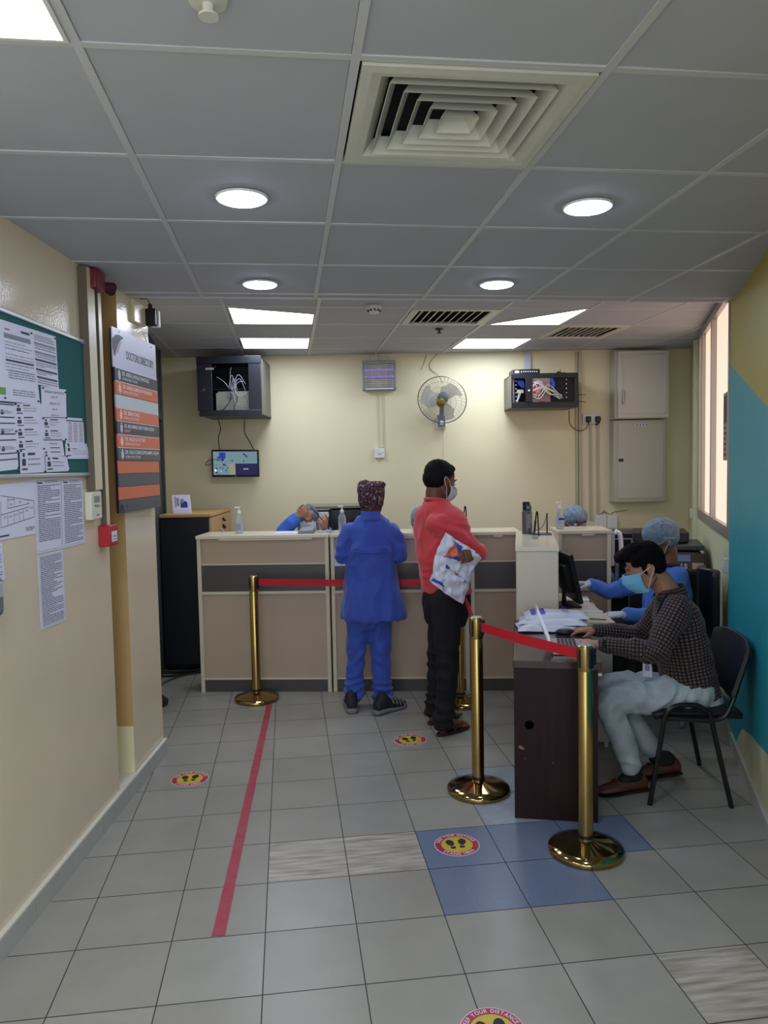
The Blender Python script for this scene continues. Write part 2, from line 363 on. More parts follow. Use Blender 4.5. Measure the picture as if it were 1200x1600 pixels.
m_vent = mat('off_white_vent_metal', 'cfd0c4', .45, var=.06, vs=10, bump=.05, bs=20)
def diffuser(x0, x1, y0, y1, z, n, label, group, step=.038, slope=.03, border=.05):
    cx, cy = (x0+x1)/2, (y0+y1)/2; w, h = (x1-x0)/2-.005, (y1-y0)/2-.005
    t = thing('ceiling_air_vent', label, 'air vent', (cx, cy, z), 0, group)
    f = MB()
    def ring(bb, a0, b0, z0, a1, b1, z1, mi=0):
        v = []
        for a, bb_, zz in ((a0, b0, z0), (a1, b1, z1)): v += [(-a, -bb_, zz), (a, -bb_, zz), (a, bb_, zz), (-a, bb_, zz)]
        bb.add(v, [(i, (i+1) % 4, 4+(i+1) % 4, 4+i) for i in range(4)], mi)
    ring(f, w, h, -.006, w-border*.5, h-border*.5, -.009); ring(f, w-border*.5, h-border*.5, -.009, w-border, h-border, -.004); ring(f, w-border, h-border, -.004, w-border-.03, h-border-.03, .035); ring(f, w, h, .01, w, h, -.006)
    obj('vent_frame', f, m_vent, t)
    d = MB(); d.quad((-w, -h, .05), (-w, h, .05), (w, h, .05), (w, -h, .05)); obj('duct_plate', d, m_dark, t)
    for k in range(n):
        a = w-border-step*(k+.55); bb = h-border-step*(k+.55)*h/w
        if min(a, bb) < .03: break
        s = MB(); r = random.Random(k); e = [r.uniform(-.002, .002) for _ in range(4)]
        ring(s, a, bb, -.008, a-slope, bb-slope, .034); ring(s, a-.002, bb-.002, -.008, a-.002-slope, bb-.002-slope, .034); ring(s, a, bb, -.008, a-.002, bb-.002, -.008)
        obj('louvre', s, m_vent, t)
    s = MB(); a = w-border-step*(n+.4)
    if a > .02:
        s.add([(-a, -a, -.006), (a, -a, -.006), (a, a, -.006), (-a, a, -.006), (0, 0, .012)], [(0, 1, 4), (1, 2, 4), (2, 3, 4), (3, 0, 4)]); obj('centre_cap', s, m_vent, t)
    return t
diffuser(.192, .768, 1.792, 2.368, ZN, 5, 'big off-white square air vent with nested louvres in the near ceiling', None, .04, .026)
def slat_vent(x0, x1, y0, y1, z, label):
    cx, cy = (x0+x1)/2, (y0+y1)/2; w, h = (x1-x0)/2, (y1-y0)/2
    t = thing('ceiling_air_vent', label, 'air vent', (cx, cy, z), 0, 'slatted air vents over the reception')
    f = MB()
    for a in ((-w, w, -h, -h+.05), (-w, w, h-.05, h), (-w, -w+.05, -h+.05, h-.05), (w-.05, w, -h+.05, h-.05)): f.box(*a, -.008, .004)
    obj('vent_frame', f, m_vent, t, .002)
    d = MB(); d.quad((-w, -h, .045), (-w, h, .045), (w, h, .045), (w, -h, .045)); obj('duct_plate', d, m_dark, t)
    for k in range(9):
        x = -w+.075+k*(2*w-.13)/9; s = MB(); s.box(-.003, .003, -h+.05, h-.05, -.022, .022, 0, TX(x+.02, 0, .014, 0, 50, 0)); obj('slat', s, m_vent, t)
    return t
slat_vent(.875, 1.49, 5.16, 5.73, ZF, 'slatted air vent on the left, between smoke detector and wedge-shaped light')
slat_vent(2.135, 2.705, 5.76, 6.34, ZF, 'slatted air vent on the right, near the grey wall boxes')
t = thing('smoke_detector', 'round white smoke detector on the ceiling above the wall fan', 'smoke detector', (.60, 5.08, ZF))
b = MB(); b.lathe([(.05, 0), (.052, -.012), (.044, -.024), (.03, -.05), (.012, -.054)], 24); obj('detector_body', b, m_white, t)
b = MB()
for k in range(10): a = k*math.pi/5; b.box(-.004, .004, .036, .044, -.04, -.026, 0, Matrix.Rotation(a, 4, 'Z'))
obj('sensor_slots', b, m_dark, t)
t = thing('fire_sprinkler', 'small brown fire sprinkler head beside the left slatted vent', 'sprinkler', (1.21, 5.93, ZF))
b = MB(); b.lathe([(.032, 0), (.030, -.008), (.012, -.010), (.010, -.03), (.022, -.032), (.022, -.036)], 16); obj('sprinkler_head', b, mat('brown_bronze', '4c3a30', .4, .6), t)
t = thing('fire_sprinkler', 'pale sprinkler rosette cut off by the top edge of the photo', 'sprinkler', fl(325, 1, ZN))
b = MB(); b.lathe([(.040, 0), (.036, -.006), (.012, -.008), (.010, -.026), (.02, -.028), (.02, -.032)], 20); obj('sprinkler_head', b, m_vent, t)
# ================================================================ ON THE LEFT WALL
m_paper = mat('white_paper', 'dcdcea', .6); m_ink = mat('dark_print', '3a3c4a', .7); m_grey = mat('grey_print', '8a8c96', .7)
m_green = mat('green_print', '6aa040', .6); m_redp = mat('red_print', 'b0505a', .6); m_felt = mat('green_felt', '23605c', .9, bump=.15, bs=300)
m_alub = mat('silver_board_frame', 'b9bcbd', .3, .5); m_pin = mat('dark_pin', '24242c', .4); m_blueprint = mat('blue_print', '2b3a9c', .6)
PM = [m_paper, m_ink, m_grey, m_green, m_redp, m_blueprint]
def uvs(fr, q, off): return [Vector((p[0], off, p[1])) for p in (fr.uz(x, y, off) for x, y in q)]
class Sheet:                                     # a flat sheet on a wall: strips placed in its own 0..1 square
    def __init__(s, fr, q, off): s.c = uvs(fr, q, off); s.fr = fr; s.b = MB(); s.o = sum(s.c, Vector())/4; s.strip(0, 1, 0, 1, 0, 0); 
    def pt(s, x, y, lift=0):
        a, b_, c, d = s.c; p = (a*(1-x)+b_*x)*(1-y)+(d*(1-x)+c*x)*y - s.o; p.y -= lift; return p
    def strip(s, x0, x1, y0, y1, mi, lift=.0006): s.b.quad(s.pt(x0, y1, lift), s.pt(x1, y1, lift), s.pt(x1, y0, lift), s.pt(x0, y0, lift), mi)
    def lines(s, x0, x1, y0, y1, n, mi=1, seed=0, fill=.45, words=True):
        r = random.Random(seed); h = (y1-y0)/n
        for k in range(n):
            y = y0+h*k; e = x1 if r.random() < .7 else x0+(x1-x0)*r.uniform(.3, .9); x = x0
            while x < e-.01:
                w = r.uniform(.04, .14) if words else e-x; s.strip(x, min(x+w, e), y, y+h*fill, mi); x += w+.015
    def text(s, t, x, y, h, mi=1, width=None):
        v, f = text_mesh(t, .0); w = max(p.x for p in v)-min(p.x for p in v); hh = abs((s.c[3]-s.c[0]).length); ww = (s.c[1]-s.c[0]).length
        k = h; kx = (width/w) if width else h*hh/ww
        s.b.add([s.pt(x+p.x*kx, y-p.y*k, .0008) for p in v], f, mi)
    def pins(s, at):
        for x, y in at:
            p = s.pt(x, y); s.b.cyl(p, p+Vector((0, -.006, 0)), .0035, .003, 8, 6)
    def back(s): 
        n = len(s.b.v); q = [s.pt(0, 0), s.pt(1, 0), s.pt(1, 1), s.pt(0, 1)]
        s.b.add(q+[p+Vector((0, .0008, 0)) for p in q], [(4, 5, 6, 7), (0, 4, 7, 3), (1, 2, 6, 5), (0, 1, 5, 4), (3, 7, 6, 2)], 0)
    def done(s, name, label, cat, group=None):
        s.back(); P = s.fr.w(s.o.x, s.o.z, s.o.y); return solo(name, label, cat, s.b, PM+[m_pin], P, s.fr.ang, group)
# the green notice board
t = thing('notice_board', 'green felt notice board in a silver frame covered with papers', 'notice board', LW.w(.42, 1.975), LW.ang)
x0, x1, h = -.66, .535, .305
b = MB(); b.box(x0+.012, x1-.012, -.012, .0, -h+.012, h-.012); obj('felt_panel', b, m_felt, t)
b = MB(); b.box(x0, x1, -.02, 0, h-.016, h); b.box(x0, x1, -.02, 0, -h, -h+.016); b.box(x1-.016, x1, -.02, 0, -h, h); b.box(x0, x0+.016, -.02, 0, -h, h); obj('frame', b, m_alub, t, .003)
b = MB(); b.prism([(x1-.06, h-.018), (x1-.018, h-.018), (x1-.018, h-.06), (x1+.002, h-.06), (x1+.002, h+.002), (x1-.06, h+.002)], 0, .0225, 0, UP); obj('corner_cap', b, mat('blue_grey_plastic', '8b93ad', .35), t, .003)
b = MB(); b.box(x1-.03, x1+.002, -.0225, 0, -h-.002, -h+.03); obj('corner_cap', b, _M['blue_grey_plastic'], t, .003)
G = 'papers pinned on the green notice board'
def person_icon(s, x, y, w=.06, h=.1, mi=1):
    s.strip(x-w*.35, x+w*.35, y, y+h*.3, mi); s.strip(x-w*.6, x+w*.6, y+h*.45, y+h, mi)
s = Sheet(LW, [(-14, 494), (49, 514), (63, 632), (-14, 625)], -.0150)
s.strip(.28, .93, .15, .21, 2); s.strip(.7, .92, .07, .10, 1); s.strip(.3, .42, .09, .11, 4)
for k, y in enumerate((.25, .29, .33, .40, .44, .52, .56, .60)): s.lines(.30, .95, y, y+.02, 1, 1 if k in (2, 5) else 2, k)
s.strip(.30, .95, .47, .495, 1); s.lines(.35, .95, .60, .72, 4, 2, 5); s.lines(.42, .9, .84, .93, 3, 2, 9); s.strip(-.0, .28, .83, .92, 3)
s.pins([(.97, .06), (.25, .96), (.95, .96)]); s.done('pinned_form', 'large printed form at the top left of the green notice board with dark bars', 'paper', G)
s = Sheet(LW, [(49, 514), (87, 526), (92, 608), (56, 600)], -.0142)
for k, y in enumerate((.22, .38, .52, .70, .84)): s.strip(.05, .95, y, y+.035, 1 if k > 1 else 2)
s.lines(.08, .9, .08, .2, 3, 2, 2); s.lines(.08, .95, .27, .36, 2, 2, 3); s.lines(.08, .95, .43, .51, 2, 2, 4); s.lines(.08, .95, .58, .68, 3, 2, 5); s.lines(.08, .95, .75, .82, 2, 2, 6); s.lines(.08, .95, .9, .99, 2, 2, 7)
s.pins([(.95, .04)]); s.done('pinned_form', 'printed form with five dark bars beside the bare green area of the board', 'paper', G)
s = Sheet(LW, [(64, 603), (103, 609), (104, 652), (66, 652)], -.0158)
s.text('EMERGENCY TELEPHONE NO.', .52, .16, .1, 1, .8)
for y, w in ((.32, 'POLICE - 999'), (.54, 'AMBULANCE - 998'), (.74, 'FIRE - 997'), (.94, 'HOSPITAL NO')): s.text(w, .5, y, .09, 1)
s.pins([(.05, .06), (.95, .1)]); s.done('telephone_notice', 'white notice of emergency telephone numbers pinned on the green board', 'paper', G)
def staff(q, n, off, label, seed):
    s = Sheet(LW, q, off); r = random.Random(seed)
    for k in range(n):
        y = (k+.12)/n; person_icon(s, .14, y, .12, .55/n); s.strip(.3, .3+r.uniform(.25, .35), y, y+.10/n, 1); s.lines(.3, .8, y+.25/n, y+.7/n, 2, 2, seed+k, .25)
        s.strip(.06, .28, y+.66/n, y+.74/n, 1)
    s.pins([(.02, .02), (.97, .96)]); return s.done('staff_notice', label, 'paper', G)
staff([(22, 630), (65, 631), (69, 704), (27, 706)], 4, -.0146, 'tall white sheet with four small figures stacked down its left side', 1)
s = Sheet(LW, [(-14, 628), (22, 631), (29, 733), (-14, 738)], -.0154)
for y in (.01, .20, .29, .45, .54, .74, .83): s.strip(.1, .98, y, y+.018, 1)
for k, y in enumerate((.1, .38, .64)): s.lines(.15, .9, y, y+.06, 3, 2, k); person_icon(s, .45, y, .1, .07)
s.pins([(.98, .42), (.98, .72), (.98, .98)]); s.done('pinned_form', 'printed sheet with thick ruled lines at the lower left edge of the green board', 'paper', G)
staff([(66, 653), (103, 653), (103, 688), (68, 687)], 2, -.0144, 'white sheet with two small figures below the telephone numbers notice', 6)
s = Sheet(LW, [(67, 686), (97, 686), (101, 712), (70, 712)], -.0156); s.strip(0, 1, 0, .1, 2); s.lines(.3, .7, .25, .4, 1, 2, 3); s.strip(.3, .8, .5, .55, 1); s.strip(.3, .8, .75, .8, 1); s.pins([(.05, .8)])
s.done('pinned_form', 'small white sheet with a grey top band in the lower middle of the green board', 'paper', G)
s = Sheet(LW, [(103, 652), (130, 654), (132, 694), (103, 694)], -.0150); s.strip(0, 1, .1, .14, 1)
for k in range(12):
    for c in range(3): s.strip(.12+c*.3, .32+c*.3, .2+k*.062, .225+k*.062, 2 if (k+c) % 3 else 4)
s.pins([(.0, .02), (.95, .05)]); s.done('price_table', 'white sheet with a narrow printed table at the right side of the green board', 'paper', G)
s = Sheet(LW, [(102, 693), (135, 693), (142, 717), (103, 717)], -.0162); s.strip(.28, .5, .32, .36, 1); person_icon(s, .14, .1, .08, .4); s.strip(.03, .2, .75, .82, 1); s.lines(.3, .9, .45, .8, 3, 2, 8, .2); s.pins([(.1, .05), (.02, .85)])
s.done('staff_notice', 'white sheet at the lower right of the board whose corner sticks out over the frame', 'paper', G)
staff([(31, 704), (69, 702), (71, 738), (32, 740)], 1, -.0160, 'lowest white sheet with one figure, second column of the green board', 11)
staff([(71, 711), (104, 713), (109, 736), (72, 738)], 1, -.0164, 'lowest white sheet with one dark haired figure beside the bare bottom green strip', 13)
# sheets taped to the wall below the board
s = Sheet(LW, [(-14, 759), (54, 750), (56, 834), (-14, 847)], -.0025)
def seg(s, x0, y0, x1, y1, w=.006, mi=1):
    p, q = s.pt(x0, y0, .0006), s.pt(x1, y1, .0006); d = (q-p).normalized(); n = Vector((-d.z, 0, d.x))*.0011; s.b.quad(p-n, q-n, q+n, p+n, mi)
for g_ in ((.2, .20, .96, .38), (.96, .38, .97, .68), (.97, .68, .2, .78), (.2, .55, .86, .48), (.35, .45, .86, .42), (.35, .24, .35, .45), (.5, .28, .5, .42), (.82, .35, .82, .42), (.34, .56, .35, .76), (.48, .54, .49, .74), (.6, .52, .61, .72), (.7, .51, .71, .71), (.2, .3, .2, .78), (.35, .3, .5, .3)): seg(s, *g_)
for q_ in ((.42, .38), (.62, .36), (.28, .6), (.4, .6), (.53, .58), (.65, .56), (.78, .54), (.9, .5)): s.lines(q_[0]-.03, q_[0]+.04, q_[1]-.01, q_[1]+.03, 2, 2, 3)
s.lines(.76, .97, .85, .93, 3, 1, 4); s.strip(.17, .38, .92, .95, 1)
s.done('floor_plan', 'white sheet with a line drawn floor plan taped below the green board', 'poster')
G2 = 'text sheets taped below the notice board'
def textsheet(q, n, label, seed, head=True):
    s = Sheet(LW, q, -.0025); y = .04
    if head: s.strip(.08, .1, .03, .06, 1); s.strip(.1, .28, .045, .065, 1); s.lines(.36, .9, .03, .07, 2, 1, 2, .35); y = .09
    s.lines(.09, .93, y, .97 if not head else (.86 if seed == 3 else .95), n, 1, seed, .38)
    for a in ((.05, .95, .02, .024), (.05, .95, .972, .976), (.05, .054, .02, .975), (.945, .95, .02, .975)): s.strip(*a, 2)
    return s.done('text_sheet', label, 'paper', G2)
textsheet([(54, 749), (95, 746), (98, 857), (58, 866)], 30, 'dense printed text sheet beside the floor plan, upper left one of three', 3)
textsheet([(96, 748), (128, 747), (133, 848), (99, 857)], 32, 'dense printed text sheet nearest the thermostat, upper right one of three', 5)
textsheet([(58, 868), (98, 859), (103, 969), (64, 985)], 38, 'lowest text sheet hanging alone under the other two', 8, False)
s = Sheet(LW, [(-25, 852), (3, 848), (8, 905), (-25, 912)], -.003); s.lines(.1, .9, .1, .9, 12, 2, 3); s.done('instruction_sheet', 'sliver of a white sheet above the grey dispenser at the left edge', 'paper')
t = thing('soap_dispenser', 'grey wall dispenser cut by the left edge of the photo', 'dispenser', LW.w(.03, 1.272), LW.ang)
b = MB(); b.box(-.055, .055, -.04, 0, -.075, .065); obj('dispenser_body', b, mat('mid_grey_plastic', '74767a', .35), t, .02)
b = MB(); b.box(-.03, .035, -.044, -.035, -.01, .045); obj('push_panel', b, mat('pale_grey_plastic', 'aeb2b8', .3), t, .006)
# conduits, thermostat, fire call point
m_cond = mat('cream_conduit', 'd6caa8', .3)
b = MB(); b.box(-.045, .045, -.04, 0, 1.605, 2.61, 0); b.box(-.047, -.042, -.041, 0, 1.605, 2.61, 1)
solo('cable_conduit', 'broad cream cable conduit running from ceiling down to the thermostat', 'conduit', b, [m_cond, mat('seam_shadow', '6b6150', .8)], LW.w(.965, 0), LW.ang, None, .003)
b = MB(); b.box(-.02, .02, -.028, 0, 1.42, 2.61, 0); b.box(-.023, -.0205, -.029, 0, 1.42, 2.61, 1)
solo('cable_conduit', 'narrow cream cable conduit running from the red horn down to the fire call point', 'conduit', b, [m_cond, _M['seam_shadow']], LW.w(1.095, 0), LW.ang, None, .003)
t = thing('thermostat', 'cream wall thermostat with a small grey display', 'thermostat', LW.w(.945, 1.533), LW.ang)
b = MB(); b.box(-.06, .06, -.035, 0, -.064, .064); obj('thermostat_body', b, mat('cream_plastic', 'd9d6bd', .35), t, .006)
b = MB(); b.box(-.032, .032, -.037, -.034, .015, .045); obj('display', b, mat('grey_lcd', '7d8580', .2), t, .001)
b = MB(); b.text('Wellox', .02, wt(0, -.002, -.0362), 0); b.box(-.01, .02, -.0362, -.035, -.045, -.041); obj('print', b, m_ink, t)
t = thing('fire_call_point', 'red manual fire alarm call point box with a white press panel', 'fire alarm', LW.w(1.085, 1.383), LW.ang)
b = MB(); b.box(-.052, .052, -.055, 0, -.05, .05); obj('housing', b, mat('fire_red_plastic', 'b01c2c', .3, bump=.02), t, .004)
b = MB(); b.box(-.028, .036, -.057, -.054, -.03, .02); obj('press_panel', b, mat('white_plastic', 'dcdcda', .3), t, .001)
b = MB()
for k in range(3): b.cyl((-.01+k*.012, -.0578, -.004), (-.01+k*.012, -.057, -.004), .0035, None, 10)
b.box(-.01, .02, -.0576, -.057, -.02, -.017); obj('print', b, m_ink, t)
t = thing('fire_alarm_horn', 'dark red fire alarm horn mounted where the left wall meets the ceiling', 'fire alarm', LW.w(1.03, 2.565, -.03), LW.ang)
m_dred = mat('dark_red_plastic', '70202a', .4)
b = MB(); b.box(-.065, .045, -.04, .03, -.045, .05); obj('horn_body', b, m_dred, t, .012)
b = MB(); b.tube([(.03, -.02, -.012), (.07, -.04, -.014), (.09, -.05, -.016)], [.016, .026, .032], 20, 0, False); b.tube([(.09, -.05, -.016), (.06, -.035, -.015)], [.029, .016], 20, 0, False); obj('horn_flare', b, mat('dark_red_inside', '3a1218', .6), t)
t = thing('cctv_camera', 'small black and white security camera at the top of the wall end', 'security camera', LW.w(1.835, 2.545, -.035), LW.ang)
b = MB(); b.box(-.03, .03, -.035, .03, -.04, .055); b.cyl((0, 0, .05), (0, 0, .085), .012); obj('camera_body', b, m_blackp, t, .008)
b = MB(); b.box(.012, .036, -.045, .005, -.045, .05); obj('camera_hood', b, m_white, t, .004)
b = MB(); b.tube(smooth_path([(0, 0, .08), (-.05, .0, .10), (-.12, .02, .09), (-.2, .02, .115)]), .003, 6); obj('camera_cable', b, m_blackp, t)
t = thing('junction_box', 'cream junction box under the ceiling at the wall end', 'junction box', LW.w(1.70, 2.562), LW.ang)
b = MB(); b.box(-.09, .095, -.02, .003, -.07, .05); obj('box_cover', b, m_wall, t, .004)
b = MB(); b.tube(smooth_path([(-.02, -.022, -.07), (.02, -.024, -.11), (.06, -.026, -.14), (.11, -.022, -.17)]), .002, 6); obj('box_wire', b, m_cond, t)
# doctors directory sign
PW = Frame((-.841, 4.175), (-.773, 4.561))
m_navy = mat('navy_sign_plate', '33394f', .3); m_slate = mat('slate_sign_plate', '4d515c', .35); m_orange = mat('orange_sign_plate', 'd8694a', .3); m_mint = mat('pale_sign_plate', 'c5cfd0', .3); m_signw = mat('white_sign_plate', 'cfd0e2', .3)
m_wtxt = mat('white_lettering', 'f0eef0', .5); m_ntxt = mat('navy_lettering', '262b45', .5)
t = thing('directory_sign', 'tall DOCTORS DIRECTORY sign of white, navy and orange plates', 'sign', PW.w(.10, 1.94, -.02), PW.ang)
W_, b = .312, MB(); b.box(-W_+.012, W_-.012, -.012, .0, -.465, .46); obj('backing_board', b, m_blackp, t)
b = MB(); b.box(-W_, W_-.004, -.018, -.012, .268, .465, 0); b.text('DOCTORS DIRECTORY', .058, wt(.062, .345, -.0186), 1, bold=.022, width=.40)
arc = [(-W_, .405), (-.27, .43), (-.22, .437), (-.165, .43), (-.2, .415), (-.235, .39), (-.265, .355), (-.285, .32), (-.30, .33), (-W_, .36)]
b.add([(x, -.0186, z) for x, z in arc], [tuple(range(len(arc)))[::-1]], 1)
arc = [(-.262, .345), (-.235, .38), (-.205, .405), (-.165, .412), (-.19, .405), (-.22, .378), (-.25, .34)]
b.add([(x, -.0188, z) for x, z in arc], [tuple(range(len(arc)))[::-1]], 2)
for x, z in ((-.22, .452), (.24, .445)): b.cyl((x, -.0195, z), (x, -.018, z), .004, None, 8, 1)
obj('header_plate', b, [m_signw, m_ntxt, m_orange], t, label='white header plate with navy lettering')
rows = [('n', 'DR. ABDUL KHALIQ FAROOQI', 'GENERAL PRACTITIONER', .38), ('o', 'DR. SARIKA KAMLESH PADNEKAR', 'GENERAL PRACTITIONER', .42), ('m', '', '', 0), ('o', 'DR. BERIN SABO', 'GENERAL PRACTITIONER', .22),
        ('n', 'DR. MOHAMMAD MOHTASEM HUSSAIN', 'DENTIST', .44), ('o', 'DR. MADIHA FATIMA', 'GENERAL PRACTITIONER', .29), ('s', 'DR. RAGI CHAKKUPARAMPIL RAJAN', 'GENERAL PRACTITIONER', .50), ('o', '', '', 0), ('s', '', '', 0), ('o', '', '', 0), ('s', '', '', 0)]
mm = {'n': (m_navy, 'navy plate'), 'o': (m_orange, 'orange plate'), 'm': (m_mint, 'blank pale plate'), 's': (m_slate, 'slate grey plate')}
H_ = .0666
for k, (c, l1, l2, w) in enumerate(rows):
    z1 = .266-k*H_; z0 = z1-H_+.003; b = MB(); x0 = -W_+.012+.001*(k % 3); dx = .0 if k > 6 else .012; y = -.020 if k < 7 else -.016
    b.box(x0, W_-.01+dx, y, -.012, z0, z1, 0)
    if l1:
        b.box(x0, W_-.01+dx, y-.0005, y+.001, z1-.001, z1+.002, 1)
        b.text(l1, .028, wt(-W_+.115+w/2-.01, z1-.022, y-.0008), 1, width=w, bold=.01); ww = .21 if 'GEN' in l2 else .08
        b.text(l2, .018, wt(-W_+.115+ww/2-.01, z1-.046, y-.0008), 1, width=ww)
        b.ell((-W_+.068, y-.0005, z1-.012), (.007, .0005, .006), 1, None, 10, 6); b.box(-W_+.054, -W_+.059, y-.0008, y, z1-.05, z1-.02, 1); b.box(-W_+.077, -W_+.082, y-.0008, y, z1-.05, z1-.02, 1); b.box(-W_+.063, -W_+.066, y-.0008, y, z1-.058, z1-.02, 1); b.box(-W_+.070, -W_+.073, y-.0008, y, z1-.058, z1-.02, 1); b.box(-W_+.054, -W_+.082, y-.0008, y, z1-.022, z1-.019, 1)
    if k == 10:
        b.add([(x, y-.0008, z) for x, z in ((-.30, z0), (-.285, z1-.03), (-.27, z1-.012), (-.25, z1-.03), (-.24, z0), (-.26, z0), (-.268, z1-.03), (-.28, z0))], [tuple(range(8))[::-1]], 2)
        for x in (-.2, .25): b.cyl((x, y-.0015, z0+.03), (x, y, z0+.03), .004, None, 8, 2)
    obj('name_plate', b, [mm[c][0], m_wtxt, m_ntxt], t, label=mm[c][1])

# ================================================================ ON THE BACK WALL
m_cabb = mat('black_cabinet_metal', '20222a', .35, bump=.02, bs=200); m_int = mat('cabinet_interior', '0b0c10', .7); m_glass = mat('smoked_glass', 'aab0b8', .03, trans=1, ior=1.02, alpha=.35)
m_side = mat('taupe_cabinet_side', '6d6a60', .45); m_cable_w = mat('white_cable', 'bdbdc4', .5); m_cable_b = mat('blue_cable', '2b4fb0', .5); m_cable_p = mat('pink_cable', 'c07870', .5); m_cable_y = mat('yellow_cable', 'd0c040', .5); m_cable_k = mat('black_cable', '0e0e12', .5)
def cable(t, pts, m, r=.003, name='cable'): b = MB(); b.tube(smooth_path(pts, 6), r, 6); return obj(name, b, m, t)
# large network cabinet
t = thing('network_cabinet', 'large black wall network cabinet with a glass door above the monitor', 'network cabinet', BW.w(.765, 2.155), BW.ang)
w, d, h = .275, .58, .505
b = MB(); b.box(-w, -w+.012, -d+.03, 0, 0, h); b.box(-w, w, -d+.03, 0, h-.012, h); b.box(-w, w, -d+.03, 0, 0, .012); b.box(-w, w, -.012, 0, 0, h); obj('cabinet_shell', b, m_cabb, t)
b = MB(); b.box(w-.012, w, -d+.03, 0, 0, h)
for k in range(5): b.box(w, w+.001, -.3, -.2, .1+k*.05, .115+k*.05)
obj('side_panel', b, m_side, t, label='taupe side panel')
b = MB(); y = -d; b.box(-w-.01, w+.0, y-.02, y+.03, h-.055, h+.01); b.box(-w, w, y-.015, y+.03, -.005, .045); b.box(-w-.01, -.155, y-.012, y+.02, .045, h-.055); b.box(.165, w-.0, y-.012, y+.02, .045, h-.055); dr = obj('cabinet_door', b, m_cabb, t, .003)
b = MB(); b.quad((-.155, y, .045), (.165, y, .045), (.165, y, h-.055), (-.155, y, h-.055)); obj('door_glass', b, m_glass, dr)
b = MB(); b.cyl((-.225, y-.02, .225), (-.225, y-.012, .225), .012); b.cyl((-.247, y-.018, .215), (-.247, y-.012, .215), .006); obj('door_lock', b, mat('chrome', 'c8c8cc', .15, 1), dr)
b = MB(); b.text('aston', .034, wt(-.17, h-.095, y-.0128), 0, bold=.01); b.add([(-.125, y-.013, h-.085), (-.115, y-.013, h-.085), (-.12, y-.013, h-.075)], [(0, 1, 2)], 1); obj('door_badge', b, [m_wtxt, m_redp], dr)
b = MB(); b.box(-.135, .16, -d+.05, -.1, .03, .20); b.box(-.12, .155, -d+.06, -.1, .20, .215)
for k in range(4): b.box(-.136, .161, -d+.048, -.1, .04+k*.016, .043+k*.016, 1)
b.text('Panasonic', .022, wt(.0, .155, -d+.0485), 2); obj('telephone_exchange', b, [mat('beige_equipment', '9b9b8c', .5), m_grey, m_ink], t)
b = MB(); b.box(-w+.01, w-.01, -d+.08, -.02, .232, .24); obj('cabinet_shelf', b, m_cabb, t)
r = random.Random(5)
for k in range(9):
    a = Vector((r.uniform(-.02, .03), -d+.035, .24)); e = Vector((r.uniform(.02, .17), -d+.04, r.uniform(.1, .32))); c = Vector(((a.x+e.x)/2, -d+.02, r.uniform(.28, .36) if k < 5 else r.uniform(.12, .2)))
    cable(t, [a, c, e], m_cable_w, .0022)
cable(t, [(-.12, -d+.03, .34), (-.06, -d+.02, .30), (-.02, -d+.03, .25)], m_cable_w); cable(t, [(0, -d+.02, .24), (.0, -d+.015, .15), (-.06, -d+.015, .06), (-.12, -d+.02, .03)], m_cable_k); cable(t, [(.02, -d+.02, .23), (.06, -d+.015, .15), (.03, -d+.015, .08), (.04, -d+.02, .03)], m_cable_k)
cable(t, [(.0, -d+.02, .24), (.0, -d+.03, .38), (.01, -d+.03, .42)], m_cable_w, .002)
# monitor on the wall
pm = BW.w(.705, 1.735, -.10)
t = thing('wall_monitor', 'black flat monitor on the wall showing security camera pictures', 'monitor', pm, BW.ang)
Mt = TX(0, 0, 0, 6, 1.0, 0)
b = MB(); b.box(-.222, .222, -.02, .012, -.128, .128, 0, Mt); b.box(-.05, .05, .01, .09, -.05, .05, 0, Mt); obj('monitor_case', b, m_blackp, t, .004)
m_scr = [emis('screen_wall_cyan', '7f9ca6', .30), emis('screen_blue', '3848b8', .3), emis('screen_dark', '2c3048', .35), emis('screen_navy', '2a2c50', .4), emis('screen_cream', 'a8a890', .28), emis('screen_white', 'd0d4e0', .5)]
b = MB(); q = lambda x0, x1, z0, z1, mi, l=0: b.add([(x0, -.0205-l, z0), (x1, -.0205-l, z0), (x1, -.0205-l, z1), (x0, -.0205-l, z1)], [(0, 1, 2, 3)], mi, Mt)
q(-.207, .0, .0, .113, 0); q(.0, .207, .0, .113, 0); q(-.207, .0, -.107, 0, 0); q(.0, .207, -.107, 0, 3); q(-.06, .0, -.107, 0, 4, .0002)
r = random.Random(4)
q(-.15, -.09, .045, .105, 1, .0004)
for k in range(26):
    x, z = (r.uniform(-.17, .0), r.uniform(.005, .08)) if k < 8 else ((r.uniform(.07, .14), r.uniform(.01, .09)) if k < 14 else (r.uniform(-.2, -.08), r.uniform(-.1, -.01)))
    q(x, x+r.uniform(.006, .02), z, z+r.uniform(.006, .022), r.choice((1, 2, 2, 5)), .0006+k*.00002)
b.text('aston', .022, Mt @ wt(.1, -.05, -.0212), 5); obj('screen', b, m_scr, t)
b = MB(); b.box(-.01, .01, -.021, -.02, -.123, -.116, 0, Mt); obj('brand_mark', b, m_grey, t)
for p in ([(.705-.16, 2.15), (.705-.14, 2.06), (.705-.165, 1.97), (.705-.15, 1.84)], [(.705+.09, 2.15), (.705+.085, 2.03), (.705+.13, 1.94), (.705+.175, 1.85)]):
    bb = MB(); pts = [BW.w(u, z, -.06)-BW.w(.705, 2, -.06) for u, z in p]; bb.tube(smooth_path([Vector((q_.dot(BW.d), 0, q_.z)) for q_ in pts], 6), .004, 6)
    solo('monitor_cable', 'black cable hanging from the large cabinet to the %s of the wall monitor' % ('left top corner' if p[0][0] < .7 else 'right top corner'), 'cable', bb, m_cable_k, BW.w(.705, 2, -.06), BW.ang)
